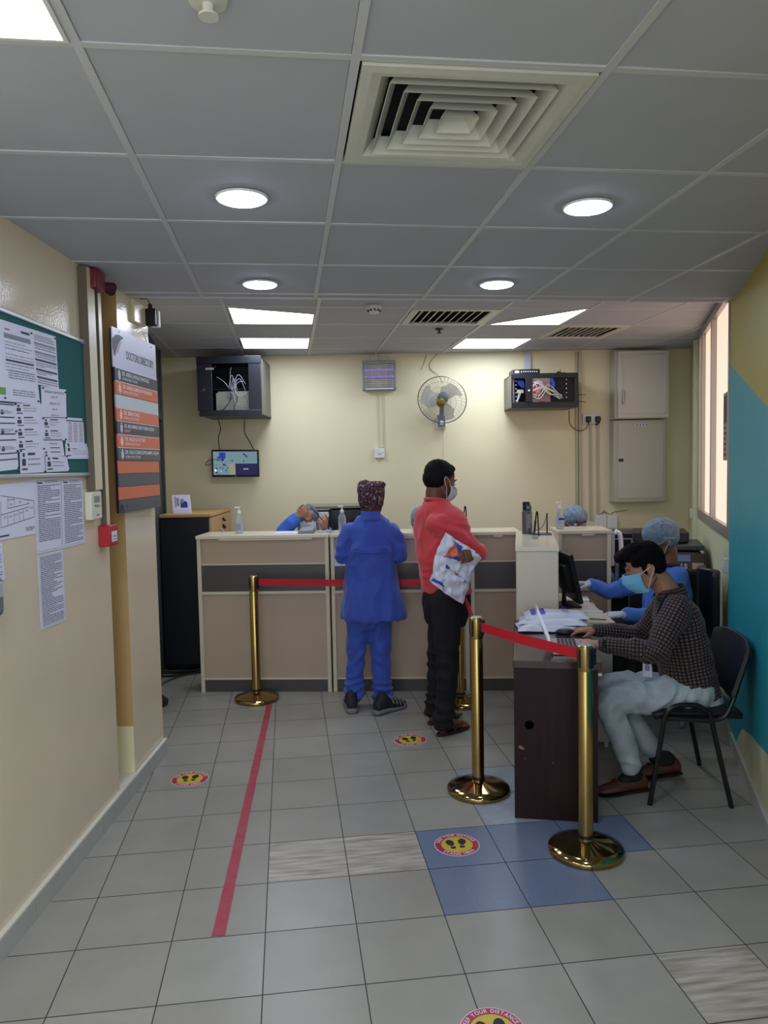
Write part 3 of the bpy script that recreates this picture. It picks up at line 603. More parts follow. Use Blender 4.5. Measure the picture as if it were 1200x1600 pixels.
cable(t, [(-.1, -.03, .03), (-.18, -.03, .04), (-.25, -.02, .03), (-.285, -.01, -.01), (-.23, -.01, -.005)], m_cable_k, .003)
# insect killer
t = thing('insect_killer', 'grey electric insect killer grille glowing violet near the ceiling', 'insect killer', BW.w(2.08, 2.538), BW.ang)
m_ik = mat('silver_grey_plastic', '8d949c', .35)
b = MB(); w, h = .158, .138
for a in ((-w, w, -h, -h+.025), (-w, w, h-.02, h), (-w, -w+.018, -h, h), (w-.018, w, -h, h)): b.box(a[0], a[1], -.09, 0, a[2], a[3])
b.box(-w, w, -.012, 0, -h, h); obj('housing', b, m_ik, t, .008)
b = MB(); b.box(-w+.018, w-.018, -.016, -.012, -h+.02, h-.02); obj('reflector', b, mat('pale_reflector', 'c2bfae', .4), t)
m_vio = emis('violet_tube_glow', '8a70e0', .35)
for z in (-.01, .055): b = MB(); b.cyl((-w+.02, -.05, z), (w-.02, -.05, z), .0065); obj('violet_lamp', b, m_vio, t)
b = MB()
for k in range(12): z = -h+.04+k*.0195; b.cyl((-w+.018, -.085, z), (w-.018, -.085, z), .0028, None, 6)
for k in range(5): x = -w+.03+k*.064; b.cyl((x, -.087, -h+.025), (x, -.087, h-.02), .0025, None, 6)
obj('grille', b, mat('pale_grille', 'c6c4b6', .4), t)
b = MB(); b.box(-.13, .13, -.093, -.09, -h+.006, -h+.017); obj('front_label', b, m_white, t)
b = MB(); b.tube([(-.09, -.03, h), (-.08, -.02, h+.06)], .0015, 5); b.tube([(.09, -.03, h), (.08, -.02, h+.06)], .0015, 5); b.tube([(.0, -.03, h), (.0, -.02, h+.09)], .002, 5); obj('hanging_wire', b, m_grey, t)
b = MB(); b.box(-.024, .006, -.016, 0, 0, .5, 0); b.box(.007, .018, -.012, 0, 0, .5, 0)
solo('cable_conduit', 'thin cream conduit from the insect killer down to the wall switch', 'conduit', b, m_cond, BW.w(2.10, 1.86), BW.ang, None, .002)
t = thing('switch_box', 'white switch box below the insect killer conduit', 'switch', BW.w(2.07, 1.808), BW.ang)
b = MB(); b.box(-.048, .048, -.03, 0, -.048, .048); obj('box_body', b, m_white, t, .004)
b = MB(); b.box(-.014, .014, -.036, -.03, -.014, .014); obj('rocker', b, m_mint, t, .003); b = MB(); b.cyl((-.034, -.032, 0), (-.034, -.03, 0), .003); b.cyl((.034, -.032, 0), (.034, -.03, 0), .003); obj('screw', b, m_grey, t)
# wall fan
t = thing('wall_fan', 'round wall fan with transparent blades, wire guard and gold centre cap', 'fan', BW.w(2.665, 2.09), BW.ang)
m_fg = mat('fan_grey_metal', '70777c', .3, .5); m_fb = mat('translucent_blade', 'a4acb2', .15, alpha=.35, spec=.6)
b = MB(); b.box(-.045, .045, -.055, 0, -.065, .065); obj('mount_box', b, m_white, t, .012)
b = MB(); b.box(-.036, .036, -.058, -.05, -.052, .062); obj('control_plate', b, m_fg, t, .004); b = MB(); b.cyl((.0, -.075, -.008), (.0, -.057, -.008), .019); obj('speed_knob', b, m_wtxt, t, .002)
b = MB(); b.tube(smooth_path([(0, -.04, .05), (0, -.10, .10), (0, -.10, .17)], 6), [.022]*13, 12); obj('support_arm', b, m_fg, t)
Mf = TX(-.005, -.20, .195, 0, 0, 0) @ Matrix.Rotation(R_(-14), 4, 'Z') @ Matrix.Rotation(R_(24), 4, 'X') @ Matrix.Rotation(R_(90), 4, 'X')   # +z of the fan looks forward and down
b = MB(); b.lathe([(.02, -.1), (.05, -.09), (.055, -.03), (.045, .0)], 24, 0, Mf); obj('motor', b, m_fg, t)
RG = .228; b = MB(); b.tube([Mf @ Vector((RG*math.cos(a), RG*math.sin(a), .0)) for a in [i*math.pi/24 for i in range(49)]], .0045, 6, 0, False)
for rr, zz in ((.19, .033), (.14, .055), (.09, .068)): b.tube([Mf @ Vector((rr*math.cos(a), rr*math.sin(a), zz)) for a in [i*math.pi/20 for i in range(41)]], .0012, 5, 0, False)
for k in range(72):
    a = k*2*math.pi/72; b.tube([Mf @ Vector((rr*math.cos(a+.3*(RG-rr)*3), rr*math.sin(a+.3*(RG-rr)*3), zz)) for rr, zz in ((RG, 0), (.19, .034), (.14, .056), (.09, .069), (.045, .072))], .0010, 4, 0, False)
    if k % 2 == 0: b.tube([Mf @ Vector((rr*math.cos(a), rr*math.sin(a), zz)) for rr, zz in ((RG, 0), (.19, -.035), (.12, -.055), (.05, -.06))], .0010, 4, 0, False)
obj('wire_guard', b, m_fg, t)
for k in range(3):
    b = MB(); a0 = k*2*math.pi/3+.9; g = []
    for i in range(7):
        rr = .03+.165*i/6; row = []
        for j in range(7):
            s_ = (j/6-.5); a = a0+s_*1.75*(1-.08*i)-(.25 if i > 4 else 0); row.append(Mf @ Vector((rr*math.cos(a), rr*math.sin(a), .012+s_*.05)))
        g.append(row)
    b.sheet(g, .002); obj('fan_blade', b, m_fb, t, ang=80)
b = MB(); b.lathe([(.001, .083), (.028, .083), (.042, .078), (.044, .07)], 24, 0, Mf); obj('centre_cap', b, mat('gold_cap', 'b49a4a', .25, .8), t)
b = MB(); b.tube([(.012, -.05, -.06), (.012, -.03, -.55)], .0018, 6); obj('pull_cord', b, m_grey, t)
b = MB(); b.tube(smooth_path([(-.03, -.0, .65), (-.10, -.005, .56), (-.09, -.008, .50), (-.03, -.02, .45), (.02, -.08, .36)], 6), .0025, 6); b.tube(smooth_path([(-.13, -.004, .64), (-.15, -.005, .58), (-.18, -.01, .50)], 5), .002, 6); obj('power_cord', b, mat('brown_cord', '6a6250', .6), t)
# small network cabinet
t = thing('network_cabinet', 'small black wall network cabinet with a tangle of coloured cables and open front', 'network cabinet', BW.w(3.575, 2.185), BW.ang)
w, d, h = .302, .40, .30
b = MB(); b.box(-w, -w+.01, -d+.02, 0, 0, h, 1); b.box(w-.01, w, -d+.02, 0, 0, h); b.box(-w, w, -d+.02, 0, h-.01, h); b.box(-w, w, -d+.02, 0, 0, .01, 1); b.box(-w, w, -.01, 0, 0, h)
b.box(-w+.008, -w+.012, -.25, -.24, .08, .12); obj('cabinet_shell', b, [m_cabb, m_side], t)
b = MB(); b.box(-w+.0, w, -d-.0, -d+.03, -.002, .05); b.box(-w, w, -d-.005, -d+.03, h-.035, h+.008); b.box(w-.03, w, -d, -d+.02, .05, h-.03); b.box(-w, -w+.015, -d, -d+.02, .05, h-.03); obj('front_frame', b, m_cabb, t, .002)
b = MB(); b.box(-.175, -.115, -d-.012, -d, .05, h-.03); obj('door_strip', b, mat('brown_black_plastic', '2a2228', .3), t, .002)
b = MB(); b.cyl((-.145, -d-.02, .155), (-.145, -d-.012, .155), .009); obj('door_lock', b, m_white, t)
b = MB(); b.quad((-.115, -d-.002, .05), (.05, -d-.002, .05), (.05, -d-.002, h-.03), (-.115, -d-.002, h-.03)); obj('door_glass', b, mat('pinkish_glass', 'c8a8a0', .05, alpha=.45), t)
b = MB(); b.box(.05, w-.03, -d+.015, -d+.022, .05, h-.03); 
for k in range(5): b.cyl((.2, -d+.01, .09+k*.04), (.2, -d+.016, .09+k*.04), .005, None, 8, 1)
obj('rack_rail', b, [m_int, m_wtxt], t)
b = MB(); b.box(-.28, -.27, -d+.03, -d+.04, .05, h-.03, 0)
for k in range(6): b.cyl((-.255, -d+.03, .07+k*.035), (-.255, -d+.035, .07+k*.035), .005, None, 8, 1)
b.box(-.29, -.28, -d+.03, -d+.036, .05, .26, 1); obj('rack_rail', b, [m_grey, m_wtxt], t)
b = MB(); b.box(-.24, -.18, -d+.06, -d+.10, .14, .17); obj('patch_outlet', b, m_white, t)
r = random.Random(9); y = -d-.012
for k in range(5): cable(t, [(-.24+k*.01, -d+.03, .255), (-.235+k*.012, -d+.02, .22), (-.20+k*.006, -d+.03, .185)], m_cable_b, .004)
for k in range(5): cable(t, [(.055+k*.004, y+.006, .26), (.065+k*.006, y, .20), (.05+k*.004, y+.004, .15)], m_cable_b, .004)
for k in range(6): cable(t, [(r.uniform(-.11, -.08), y, r.uniform(.07, .26)), (-.065+r.uniform(-.01, .01), y-.01, .16+r.uniform(-.03, .04)), (r.uniform(-.05, .0), y-.006, r.uniform(.06, .25)), (-.06, y-.004, r.uniform(.06, .1))], m_cable_p, .004)
for k in range(9):
    z = r.uniform(.1, .24); cable(t, [(-.11, y, z), (-.05, y-.012, z+r.uniform(-.03, .04)), (.03, y-.01, .15+r.uniform(-.03, .05)), (.09+.07*r.random(), y-.004, r.uniform(.07, .15))], m_cable_w, .0035)
for k in range(3): cable(t, [(.0, y-.012, .18-k*.006), (.03, y-.016, .16), (.08, y-.01, .13+k*.006)], m_cable_y, .004)
cable(t, [(-.225, -d+.05, .14), (-.235, -d+.04, .1), (-.25, -d+.03, .055)], m_cable_w, .005); cable(t, [(-.21, -d+.05, .14), (-.225, -d+.04, .1), (-.245, -d+.03, .055)], m_cable_w, .005)
t2 = thing('video_recorder', 'flat black recorder box lying on top of the small network cabinet', 'recorder', BW.w(3.43, 2.4935, -.25), BW.ang)
b = MB(); b.box(-.135, .11, -.12, .1, 0, .042); obj('recorder_case', b, m_blackp, t2, .004); b = MB()
for k in range(8): b.cyl((-.06+k*.02, -.124, .02), (-.06+k*.02, -.118, .02), .006, None, 8)
b.box(-.12, -.08, -.122, -.119, .01, .03); obj('recorder_sockets', b, m_white, t2)
t2 = thing('wifi_router', 'tiny black router with an upright antenna on the small network cabinet', 'router', BW.w(3.755, 2.4935, -.25), BW.ang)
b = MB(); b.box(-.045, .045, -.03, .03, 0, .018); b.box(-.03, -.01, -.02, .02, .018, .03); obj('router_case', b, m_blackp, t2, .003); b = MB(); b.cyl((0, 0, .015), (0, 0, .05), .003); obj('antenna', b, m_blackp, t2)
for z, dz in ((.125, -.0), (.075, -.018)):
    bb = MB(); bb.tube([(0, 0, 0), (.125, 0, dz)], .0035, 6); solo('black_rod', 'thin black rod poking out of the small network cabinet, %s of two' % ('upper' if dz == 0 else 'lower'), 'rod', bb, m_cable_k, BW.w(3.877, 2.185+z, -.2), BW.ang, 'rods beside the small network cabinet')
b = MB(); b.box(-.034, .034, -.03, 0, 0, .26); solo('cable_trunking', 'wide pale trunking between the ceiling and the small network cabinet', 'conduit', b, mat('pale_trunking', 'b6bac0', .4), BW.w(3.495, 2.49), BW.ang, None, .003)
b = MB(); b.box(-.016, .016, -.02, 0, 0, 1.75); b.box(-.045, -.022, -.016, 0, 0, 1.75)
solo('cable_conduit', 'tall twin grey conduit from ceiling to counter right of the small network cabinet', 'conduit', b, mat('grey_cream_conduit', 'b3ad98', .45), BW.w(4.0, .985), BW.ang, None, .002)
t = thing('wall_socket', 'white double wall socket with two black plugs right of the small cabinet', 'socket', BW.w(4.105, 2.095), BW.ang)
b = MB(); b.box(-.085, .085, -.03, 0, -.045, .045); obj('socket_plate', b, m_white, t, .003)
for x in (-.035, .055): b = MB(); b.box(x-.024, x+.024, -.062, -.03, -.034, .022); b.box(x-.008, x+.008, -.058, -.04, -.045, -.03); obj('plug', b, m_blackp, t, .008)
cable(t, [(-.035, -.05, -.04), (-.07, -.05, -.10), (-.14, -.05, -.11), (-.22, -.08, -.05), (-.26, -.2, .07)], m_cable_k, .004)
cable(t, [(.055, -.05, -.04), (.03, -.045, -.06), (.06, -.05, -.05), (.085, -.05, .0)], m_cable_k, .004)
for u, lab in ((4.1, 'left'), (4.17, 'right')):
    b = MB(); b.box(-.012, .012, -.016, 0, 0, .93); solo('cable_conduit', 'thin conduit running down from the double socket, %s one of the pair' % lab, 'conduit', b, _M['grey_cream_conduit'], BW.w(u, 1.12), BW.ang, 'conduits under the double socket', .002)
# distribution boxes
m_panel = mat('putty_grey_metal', 'b4b0a2', .4, bump=.02)
t = thing('distribution_box', 'upper white electrical cabinet with a framed door under the ceiling', 'electrical cabinet', BW.w(4.53, 2.41), BW.ang)
b = MB(); b.box(-.245, .265, -.15, 0, -.33, .31); obj('box_shell', b, m_panel, t, .004)
b = MB(); b.box(-.215, .262, -.17, -.15, -.322, .302); 
dr = obj('box_door', b, mat('off_white_panel', 'cfccc2', .4), t, .003)
b = MB(); x0, x1, z0, z1 = -.185, .235, -.29, .27
for a in ((x0, x1, z0, z0+.015), (x0, x1, z1-.015, z1), (x0, x0+.015, z0, z1), (x1-.015, x1, z0, z1)): b.box(a[0], a[1], -.176, -.17, a[2], a[3])
obj('door_moulding', b, _M['off_white_panel'], dr, .003)
b = MB(); b.box(-.182, -.162, -.192, -.168, -.19, -.06); obj('door_handle', b, mat('brushed_steel', '9a968a', .3, .8), dr, .004)
t = thing('distribution_box', 'lower grey electrical cabinet with a plain flush door', 'electrical cabinet', BW.w(4.53, 1.68), BW.ang)
b = MB(); b.box(-.245, .252, -.13, 0, -.385, .39); obj('box_shell', b, m_panel, t, .006)
b = MB(); b.box(-.205, .225, -.136, -.13, -.35, .365); dr = obj('box_door', b, mat('putty_panel', 'bab6a9', .4), t, .002)
b = MB(); b.box(-.2, -.155, -.142, -.135, -.0, .028); obj('door_latch', b, m_blackp, dr, .002)
b = MB(); b.box(-.04, .08, -.1375, -.136, .335, .352, 0)
for k in range(4): b.box(-.034+k*.03, -.016+k*.03, -.138, -.1375, .339, .348, 1)
obj('door_label', b, [mat('label_white', 'd5d8dc', .4), m_blueprint], dr)
t = thing('cable_box', 'white wall boxes with loose cables on top behind the counter end', 'junction box', BW.w(4.243, 1.09), BW.ang)
b = MB(); b.box(-.105, .0, -.05, 0, -.13, .08); b.box(.004, .10, -.06, 0, -.12, .075); obj('box_cover', b, m_white, t, .004)
for k in range(4): cable(t, [(-.1+k*.02, -.04, .085), (-.03, -.05, .10+k*.008), (.03, -.04, .085), (.08, -.05, .11), (.2 if k == 1 else .1, -.05, .12 if k == 1 else .09)], m_cable_k if k % 2 else m_cable_w, .003)
# switches on the right wall, poster on the window
t = thing('wall_switch', 'pale switch box on the right wall edge beside the teal paint', 'switch', RW.w(2.80, 1.03), RW.ang)
b = MB(); b.box(-.045, .045, -.045, 0, -.045, .045); obj('switch_body', b, mat('pale_switch_plastic', 'b8c6c6', .35), t, .005); b = MB(); b.box(-.02, .02, -.05, -.045, -.02, .02); obj('rocker', b, m_white, t, .002)
t = thing('wall_switch', 'small white switch low in the far right corner under the window', 'switch', RW.w(.33, 1.19), RW.ang)
b = MB(); b.box(-.045, .045, -.03, 0, -.045, .045); obj('switch_body', b, m_white, t, .004); b = MB(); b.box(-.02, .02, -.035, -.03, -.02, .02); obj('rocker', b, _M['pale_switch_plastic'], t, .002)
t = thing('window_poster', 'narrow grey poster stuck on the frosted window pane', 'poster', RW.w(2.47, 1.90, .003), RW.ang)
b = MB(); b.box(-.09, .09, -.002, 0, -.22, .22, 0); b.box(-.07, .07, -.0026, -.002, .02, .20, 1)
for k in range(6): b.box(-.05, .05-.02*(k % 2), -.0026, -.002, -.19+k*.035, -.175+k*.035, 2)
obj('poster_sheet', b, [mat('poster_grey', '8c8680', .6), mat('poster_dark', '3c3c40', .6), m_ink], t)
# ================================================================ RECEPTION COUNTER
m_lam = mat('beige_laminate', 'b3a08a', .35, var=.03, vs=3, stretch=(1, 1, .15)); m_top = mat('cream_laminate', 'd6cdb6', .22); m_edge = mat('cream_edge', 'cfc6b0', .35)
m_band = mat('dark_grey_laminate', '4b4744', .35); m_gap = m_dark
def desk_unit(u0, u1, label, extra=None):
    t = thing('reception_counter', label, 'reception counter', CN.w(u0, 0), CN.ang, 'reception counter units')
    w = u1-u0; d = .34
    for xa in (0, w-.028): b = MB(); b.box(xa, xa+.028, 0, d, 0, 1.165); obj('side_panel', b, m_edge, t, .002)
    b = MB(); b.box(.028, w-.028, .022, .04, .098, 1.165)
    obj('front_panel', b, m_lam, t)
    for ya, za, zb in ((.012, .965, .975), (.006, .745, .765), (.008, .094, .104)): b = MB(); b.box(.028, w-.028, ya, .022, za, zb); obj('edge_strip', b, m_edge, t, .001)
    b = MB(); b.box(.028, w-.028, .014, .024, .765, .965); obj('accent_band', b, m_band, t, label='dark grey accent band')
    b = MB(); b.box(.028, w-.028, .014, .04, 0, .096); obj('kick_board', b, m_band, t, label='dark grey kick board')
    b = MB(); b.box(-.004, w+.004, -.012, d, 1.165, 1.19); b.box(.17, w-.12, -.006, .02, 1.15, 1.166) ; obj('counter_top', b, m_top, t, .003, label='cream counter top')
    return t
desk_unit(.0, .992, 'leftmost reception counter unit, beside the tall black cabinet, with a brass post before it')
t = desk_unit(1.006, 2.026, 'middle reception counter unit behind the two standing people')
b = MB(); b.box(.028, .13, .008, .012, .90, 1.08, 0); b.box(.028, .13, .0075, .012, .90, .95, 1); solo('counter_poster', 'white and navy paper on the counter front left of the blue suited person', 'poster', b, [m_paper, m_navy], CN.w(1.006, .0, .002), CN.ang)
desk_unit(2.04, 2.40, 'narrow reception counter unit between the red shirted person and the projecting pillar end')
desk_unit(2.68, 3.06, 'right end reception counter unit, behind the monitor and in front of the phone')
RT = Frame((1.338, 4.38), (1.576, 4.306)); RT.ang = DK.ang; RT.d = DK.d; RT.n = DK.n
t = thing('counter_return', 'cream counter wing projecting toward the viewer from the reception counter', 'reception counter', RT.w(0, 0), RT.ang)
b = MB(); b.box(.0, .249, .02, 1.06, 0, 1.165); obj('body', b, m_edge, t, .002)
b = MB(); b.box(.004, .245, .0, .02, 0, 1.165); obj('end_panel', b, mat('cream_laminate_end', 'd2c8b2', .35), t, .002)
b = MB(); b.box(-.004, .253, -.006, 1.07, 1.165, 1.19); obj('counter_top', b, m_top, t, .003)
t = thing('staff_desk', 'low cream staff desk behind the dark desk, with a black monitor on it', 'desk', RT.w(0, 0), RT.ang)
b = MB(); b.prism([(.255, -.015), (.57, -.015), (.44, .96), (.255, .96)], .725, .752); obj('desk_top', b, m_top, t, .003)
b = MB(); b.box(.30, .555, .0, .02, .03, .725); b.box(.50, .52, .02, .9, .1, .725, 0); obj('side_panel', b, mat('grey_cream_panel', 'b2ab98', .5), t, .002)
b = MB(); b.cyl((.52, .01, 0), (.52, .01, .03), .012); b.cyl((.32, .01, 0), (.32, .01, .03), .012); obj('foot', b, m_white, t)

# dark desk
m_mah = mat('dark_mahogany_laminate', '221114', .42, spec=.25, col2='2a1517', vs=6, stretch=(8, 8, .5)); m_maht = mat('dark_mahogany_top', '4a3230', .16, col2='3c2625', vs=5, stretch=(2, .6, 1))
t = thing('dark_desk', 'dark mahogany side desk with a round cable hole in its end panel', 'desk', DK.w(0, 0), DK.ang)
b = MB(); b.box(-.004, .40, -.012, .93, .728, .765); obj('desk_top', b, m_maht, t, .004)
hu, hz = DK.uz(827, 1133)
b = MB(); N = 24; ring = [(hu+.022*math.cos(2*math.pi*k/N), hz+.022*math.sin(2*math.pi*k/N)) for k in range(N)]
x0, x1, z0, z1 = 0, .385, .0, .728
def sq(a):
    c, s_ = math.cos(a), math.sin(a); ts = []
    if c > 1e-9: ts.append((x1-hu)/c)
    if c < -1e-9: ts.append((x0-hu)/c)
    if s_ > 1e-9: ts.append((z1-hz)/s_)
    if s_ < -1e-9: ts.append((z0-hz)/s_)
    k = min(ts); return (hu+k*c, hz+k*s_)
angs = sorted([2*math.pi*k/N for k in range(N)]+[math.atan2(zz-hz, xx-hu) % (2*math.pi) for xx in (x0, x1) for zz in (z0, z1)])
for y, flip in ((0, 0), (.02, 1)):
    for k in range(len(angs)):
        a0, a1 = angs[k], angs[(k+1) % len(angs)]; p = [sq(a0), sq(a1), (hu+.022*math.cos(a1), hz+.022*math.sin(a1)), (hu+.022*math.cos(a0), hz+.022*math.sin(a0))]
        v = [(q[0], y, q[1]) for q in p]; b.add(v, [(0, 1, 2, 3) if flip else (3, 2, 1, 0)])
b.add([(x0, 0, z0), (x0, .02, z0), (x0, .02, z1), (x0, 0, z1)], [(0, 1, 2, 3)]); b.add([(x1, 0, z0), (x1, .02, z0), (x1, .02, z1), (x1, 0, z1)], [(3, 2, 1, 0)])
for k in range(N):
    p, q = ring[k], ring[(k+1) % N]; b.add([(p[0], 0, p[1]), (q[0], 0, q[1]), (q[0], .02, q[1]), (p[0], .02, p[1])], [(0, 1, 2, 3)])
r = random.Random(2); cu, cz = DK.uz(813, 1167); cu2, cz2 = DK.uz(820, 1185)
for (cx, cz_, s_) in ((cu, cz, .012), (cu2, cz2, .004), (cu+.012, cz-.008, .007), (cu+.15, cz-.07, .004)):
    P = [(cx+s_*r.uniform(.4, 1)*math.cos(a*.7), -.0006, cz_+s_*r.uniform(.3, .9)*math.sin(a*.7)) for a in range(9)]; b.add(P, [tuple(range(9))], 1)
obj('end_panel', b, [m_mah, mat('bare_chipboard', '8a7468', .8)], t)
b = MB(); b.box(0, .385, .895, .915, 0, .728); obj('end_panel', b, m_mah, t)
b = MB(); b.box(.0, .02, .02, .895, .0, .728); obj('back_panel', b, m_mah, t)
b = MB(); b.box(.386, .402, -.002, .012, .70, .712); obj('metal_bracket', b, m_white, t)

# tall cabinet on the left
t = thing('office_cabinet', 'tall black sided cabinet with beech top and doors at the left end of the counter', 'cabinet', (-1.055, 6.50, 0), BW.ang)
m_beech = mat('beech_veneer', 'c39a68', .4, col2='b48a58', vs=5, stretch=(1, 8, 1)); m_cs = mat('black_laminate', '1b1d24', .45, var=.2, vs=6)
b = MB(); b.box(.0, .40, 0, .86, .05, 1.29); obj('cabinet_body', b, m_cs, t, .002)
b = MB(); b.box(.01, .38, .02, .84, 0, .05); obj('plinth', b, m_dark, t)
b = MB(); b.box(-.005, .425, -.012, .87, 1.29, 1.315); obj('cabinet_top', b, m_beech, t, .003)
for k in range(2):
    b = MB(); b.box(.402, .42, .004+k*.43, .426+k*.43, .06, 1.285); d = obj('cabinet_door', b, m_beech, t, .003)
    y = .36 if k == 0 else .50
    b = MB(); b.tube(smooth_path([(.42, y, 1.02), (.452, y, 1.06), (.452, y, 1.13), (.42, y, 1.17)]), .006, 8); obj('door_handle', b, mat('satin_metal', 'b9b5a8', .3, .8), d)
    b = MB(); b.cyl((.42, .48, 1.24-k*.06), (.436, .48, 1.24-k*.06), .014); b.box(.43, .45, .47, .5, 1.22-k*.06, 1.235-k*.06) ; obj('door_lock', b, m_blackp, d)
t = thing('desk_calendar', 'white desk calendar with a blue picture on the beech cabinet top', 'calendar', (-.90, 6.72, 1.315), R_(2))
b = MB(); 
b.add([(-.075, -.03, 0), (.075, -.03, 0), (.065, .0, .155), (-.085, .0, .155), (-.075, .03, 0), (.075, .03, 0)], [(0, 1, 2, 3), (5, 4, 3, 2), (0, 3, 4), (1, 5, 2)], 0)
def cq(x0, x1, z0, z1, mi): f = lambda x, z: (x-.06*z, -.0308+.03*z/.155, z); b.add([f(x0, z0), f(x1, z0), f(x1, z1), f(x0, z1)], [(0, 1, 2, 3)], mi)
cq(-.07, .07, .0, .028, 3)
cq(-.01, .05, .045, .085, 1); cq(-.01, .02, .085, .12, 2); cq(.02, .045, .075, .10, 1); cq(-.055, -.045, .05, .14, 2); cq(-.04, -.02, .06, .13, 2)
obj('calendar_page', b, [m_paper, m_blueprint, m_grey, m_signw], t)
t = thing('chair_foot', 'black angular foot poking out on the floor from behind the left wall end', 'chair', (-1.0, 5.55, 0), R_(-25))
b = MB(); b.add([(-.2, -.05, 0), (.10, -.04, 0), (.10, .04, 0), (-.2, .05, 0), (-.2, -.05, .13), (.07, -.04, .07), (.07, .04, .07), (-.2, .05, .13), (.11, -.04, .045), (.11, .04, .045)],
      [(3, 2, 1, 0), (0, 1, 8, 5, 4), (2, 3, 7, 6, 9), (4, 5, 6, 7), (5, 8, 9, 6), (1, 2, 9, 8), (0, 4, 7, 3)]); obj('foot_block', b, m_blackp, t, .006)
b = MB(); b.tube(smooth_path([(-.05, .0, .16), (.0, .35, .10), (.1, .6, .03), (.35, .72, .02), (.6, .70, .02)]), .013, 8); b.tube(smooth_path([(-.06, .1, .14), (.05, .5, .03), (.3, .65, .012), (.6, .60, .012)]), .008, 8)
solo('floor_cable', 'black cables looping over the floor below the tall black cabinet', 'cable', b, m_cable_k, (-1.0, 5.72, 0), 0)

# ================================================================ STANCHIONS AND BELTS
m_brass = mat('polished_brass', 'b39a60', .22, 1, var=.08, vs=10); m_brassd = mat('polished_brass_base', 'a08a58', .10, 1)
m_belt = mat('red_belt_fabric', 'c0172a', .6, bump=.1, bs=400)
t = thing('barrier_post', 'nearest brass barrier post, in front of the dark desk', 'barrier post', (1.244, 3.085, 0), 0, 'brass barrier posts')
b = MB(); b.lathe([(.150, 0), (.160, .003), (.162, .018), (.158, .025), (.12, .036), (.06, .050), (.034, .058), (.032, .075)], 64); obj('base', b, m_brassd, t, ang=50)
b = MB(); b.lathe([(.030, .07), (.0315, .072), (.0315, .895), (.030, .898)], 40); obj('pole', b, m_brass, t)
b = MB(); b.lathe([(.033, .066), (.034, .072), (.033, .082)], 40); obj('collar', b, m_blackp, t)
b = MB(); b.lathe([(.0325, .80), (.033, .803), (.033, .898), (.0325, .905), (.028, .909), (.004, .910)], 40); obj('belt_head', b, m_brass, t)
b = MB(); b.lathe([(.0275, .909), (.027, .9115), (.002, .9115)], 32); obj('top_cap', b, mat('silver_cap', 'c9ccd0', .25, .7), t, label='silver disc on the post top')
for k in range(4):
    b = MB(); Mk = Matrix.Rotation(R_(-65+90*k), 4, 'Z'); b.box(.030, .038 if k % 2 == 0 else .035, -.012 if k % 2 == 0 else -.006, .012 if k % 2 == 0 else .006, .815, .895, 0, Mk)
    if k in (1,): b.box(.034, .050, -.017, .017, .818, .892, 0, Mk)
    obj('belt_slot', b, m_blackp, t, .002)
S3 = Vector((1.244, 3.085, 0)); S2 = Vector((.939, 3.765, 0)); S1 = Vector((-.262, 5.555, 0)); S4 = Vector((1.175, 5.20, 0))
dup(t, S2, R_(15), 'brass barrier post between the red shirted person and the dark desk')
dup(t, S1, R_(25), 'brass barrier post in front of the leftmost counter unit')
dup(t, S4, R_(60), 'brass barrier post mostly hidden behind the red shirted person')
def belt(p, q, zp, zq, label, cp=.034, sag=.012):
    d = (q-p); d.z = 0; L = d.length; d.normalize(); n = Vector((-d.y, d.x, 0)); a = p+d*cp; e = q-d*cp; b = MB(); g = []
    for i in range(21):
        s_ = i/20; c = a.lerp(e, s_); z = zp+(zq-zp)*s_-sag*4*s_*(1-s_)*.5; g.append([c+Vector((0, 0, z-.024))+n*.002*math.sin(9*s_), c+Vector((0, 0, z))+n*.001, c+Vector((0, 0, z+.024))-n*.002*math.sin(7*s_)])
    o = g[0][1].copy(); g = [[v-o for v in r] for r in g]; b.sheet(g, .0012); solo('barrier_belt', label, 'barrier belt', b, m_belt, o, 0, 'red barrier belts')
belt(S1, S4, .865, .862, 'long red belt running behind the two standing people along the counter')
belt(S4, S2, .862, .862, 'short red belt slanting down from behind the red shirted person to the middle brass post')
belt(S2, S3, .865, .865, 'bright red belt nearest the viewer between the two near brass posts')
# floor tape and stickers
m_tape = mat('red_floor_tape', 'b0283c', .5, col2='a44a54', vs=14); b = MB(); p0, p1 = Vector((-.168, 5.43, 0)), Vector((-.292, 2.725, 0)); d = (p1-p0).normalized(); n = Vector((-d.y, d.x, 0)); L = (p1-p0).length; r = random.Random(1)
g = []
for i in range(41): s_ = i/40; c = d*L*s_; w = .0235+.0012*r.uniform(-1, 1)-.004*(1-s_); g.append([c-n*w+Vector((0, 0, .0018)), c+Vector((0, 0, .0018)), c+n*w+Vector((0, 0, .0018))])
b.sheet(g, .0012); solo('floor_tape', 'long worn red tape stripe running along the floor tiles', 'tape', b, m_tape, p0)
m_sr = mat('sticker_red', 'b2283a', .4); m_sy = mat('sticker_yellow', 'cfb23a', .4); m_sk = mat('sticker_black', '1e211e', .5)
def disc(b, r0, r1, z, mi, n=64):
    v = [(r0*math.cos(2*math.pi*k/n), r0*math.sin(2*math.pi*k/n), z) for k in range(n)]+[(r1*math.cos(2*math.pi*k/n), r1*math.sin(2*math.pi*k/n), z) for k in range(n)]
    b.add(v, [(k, (k+1) % n, n+(k+1) % n, n+k)[::-1] for k in range(n)], mi)
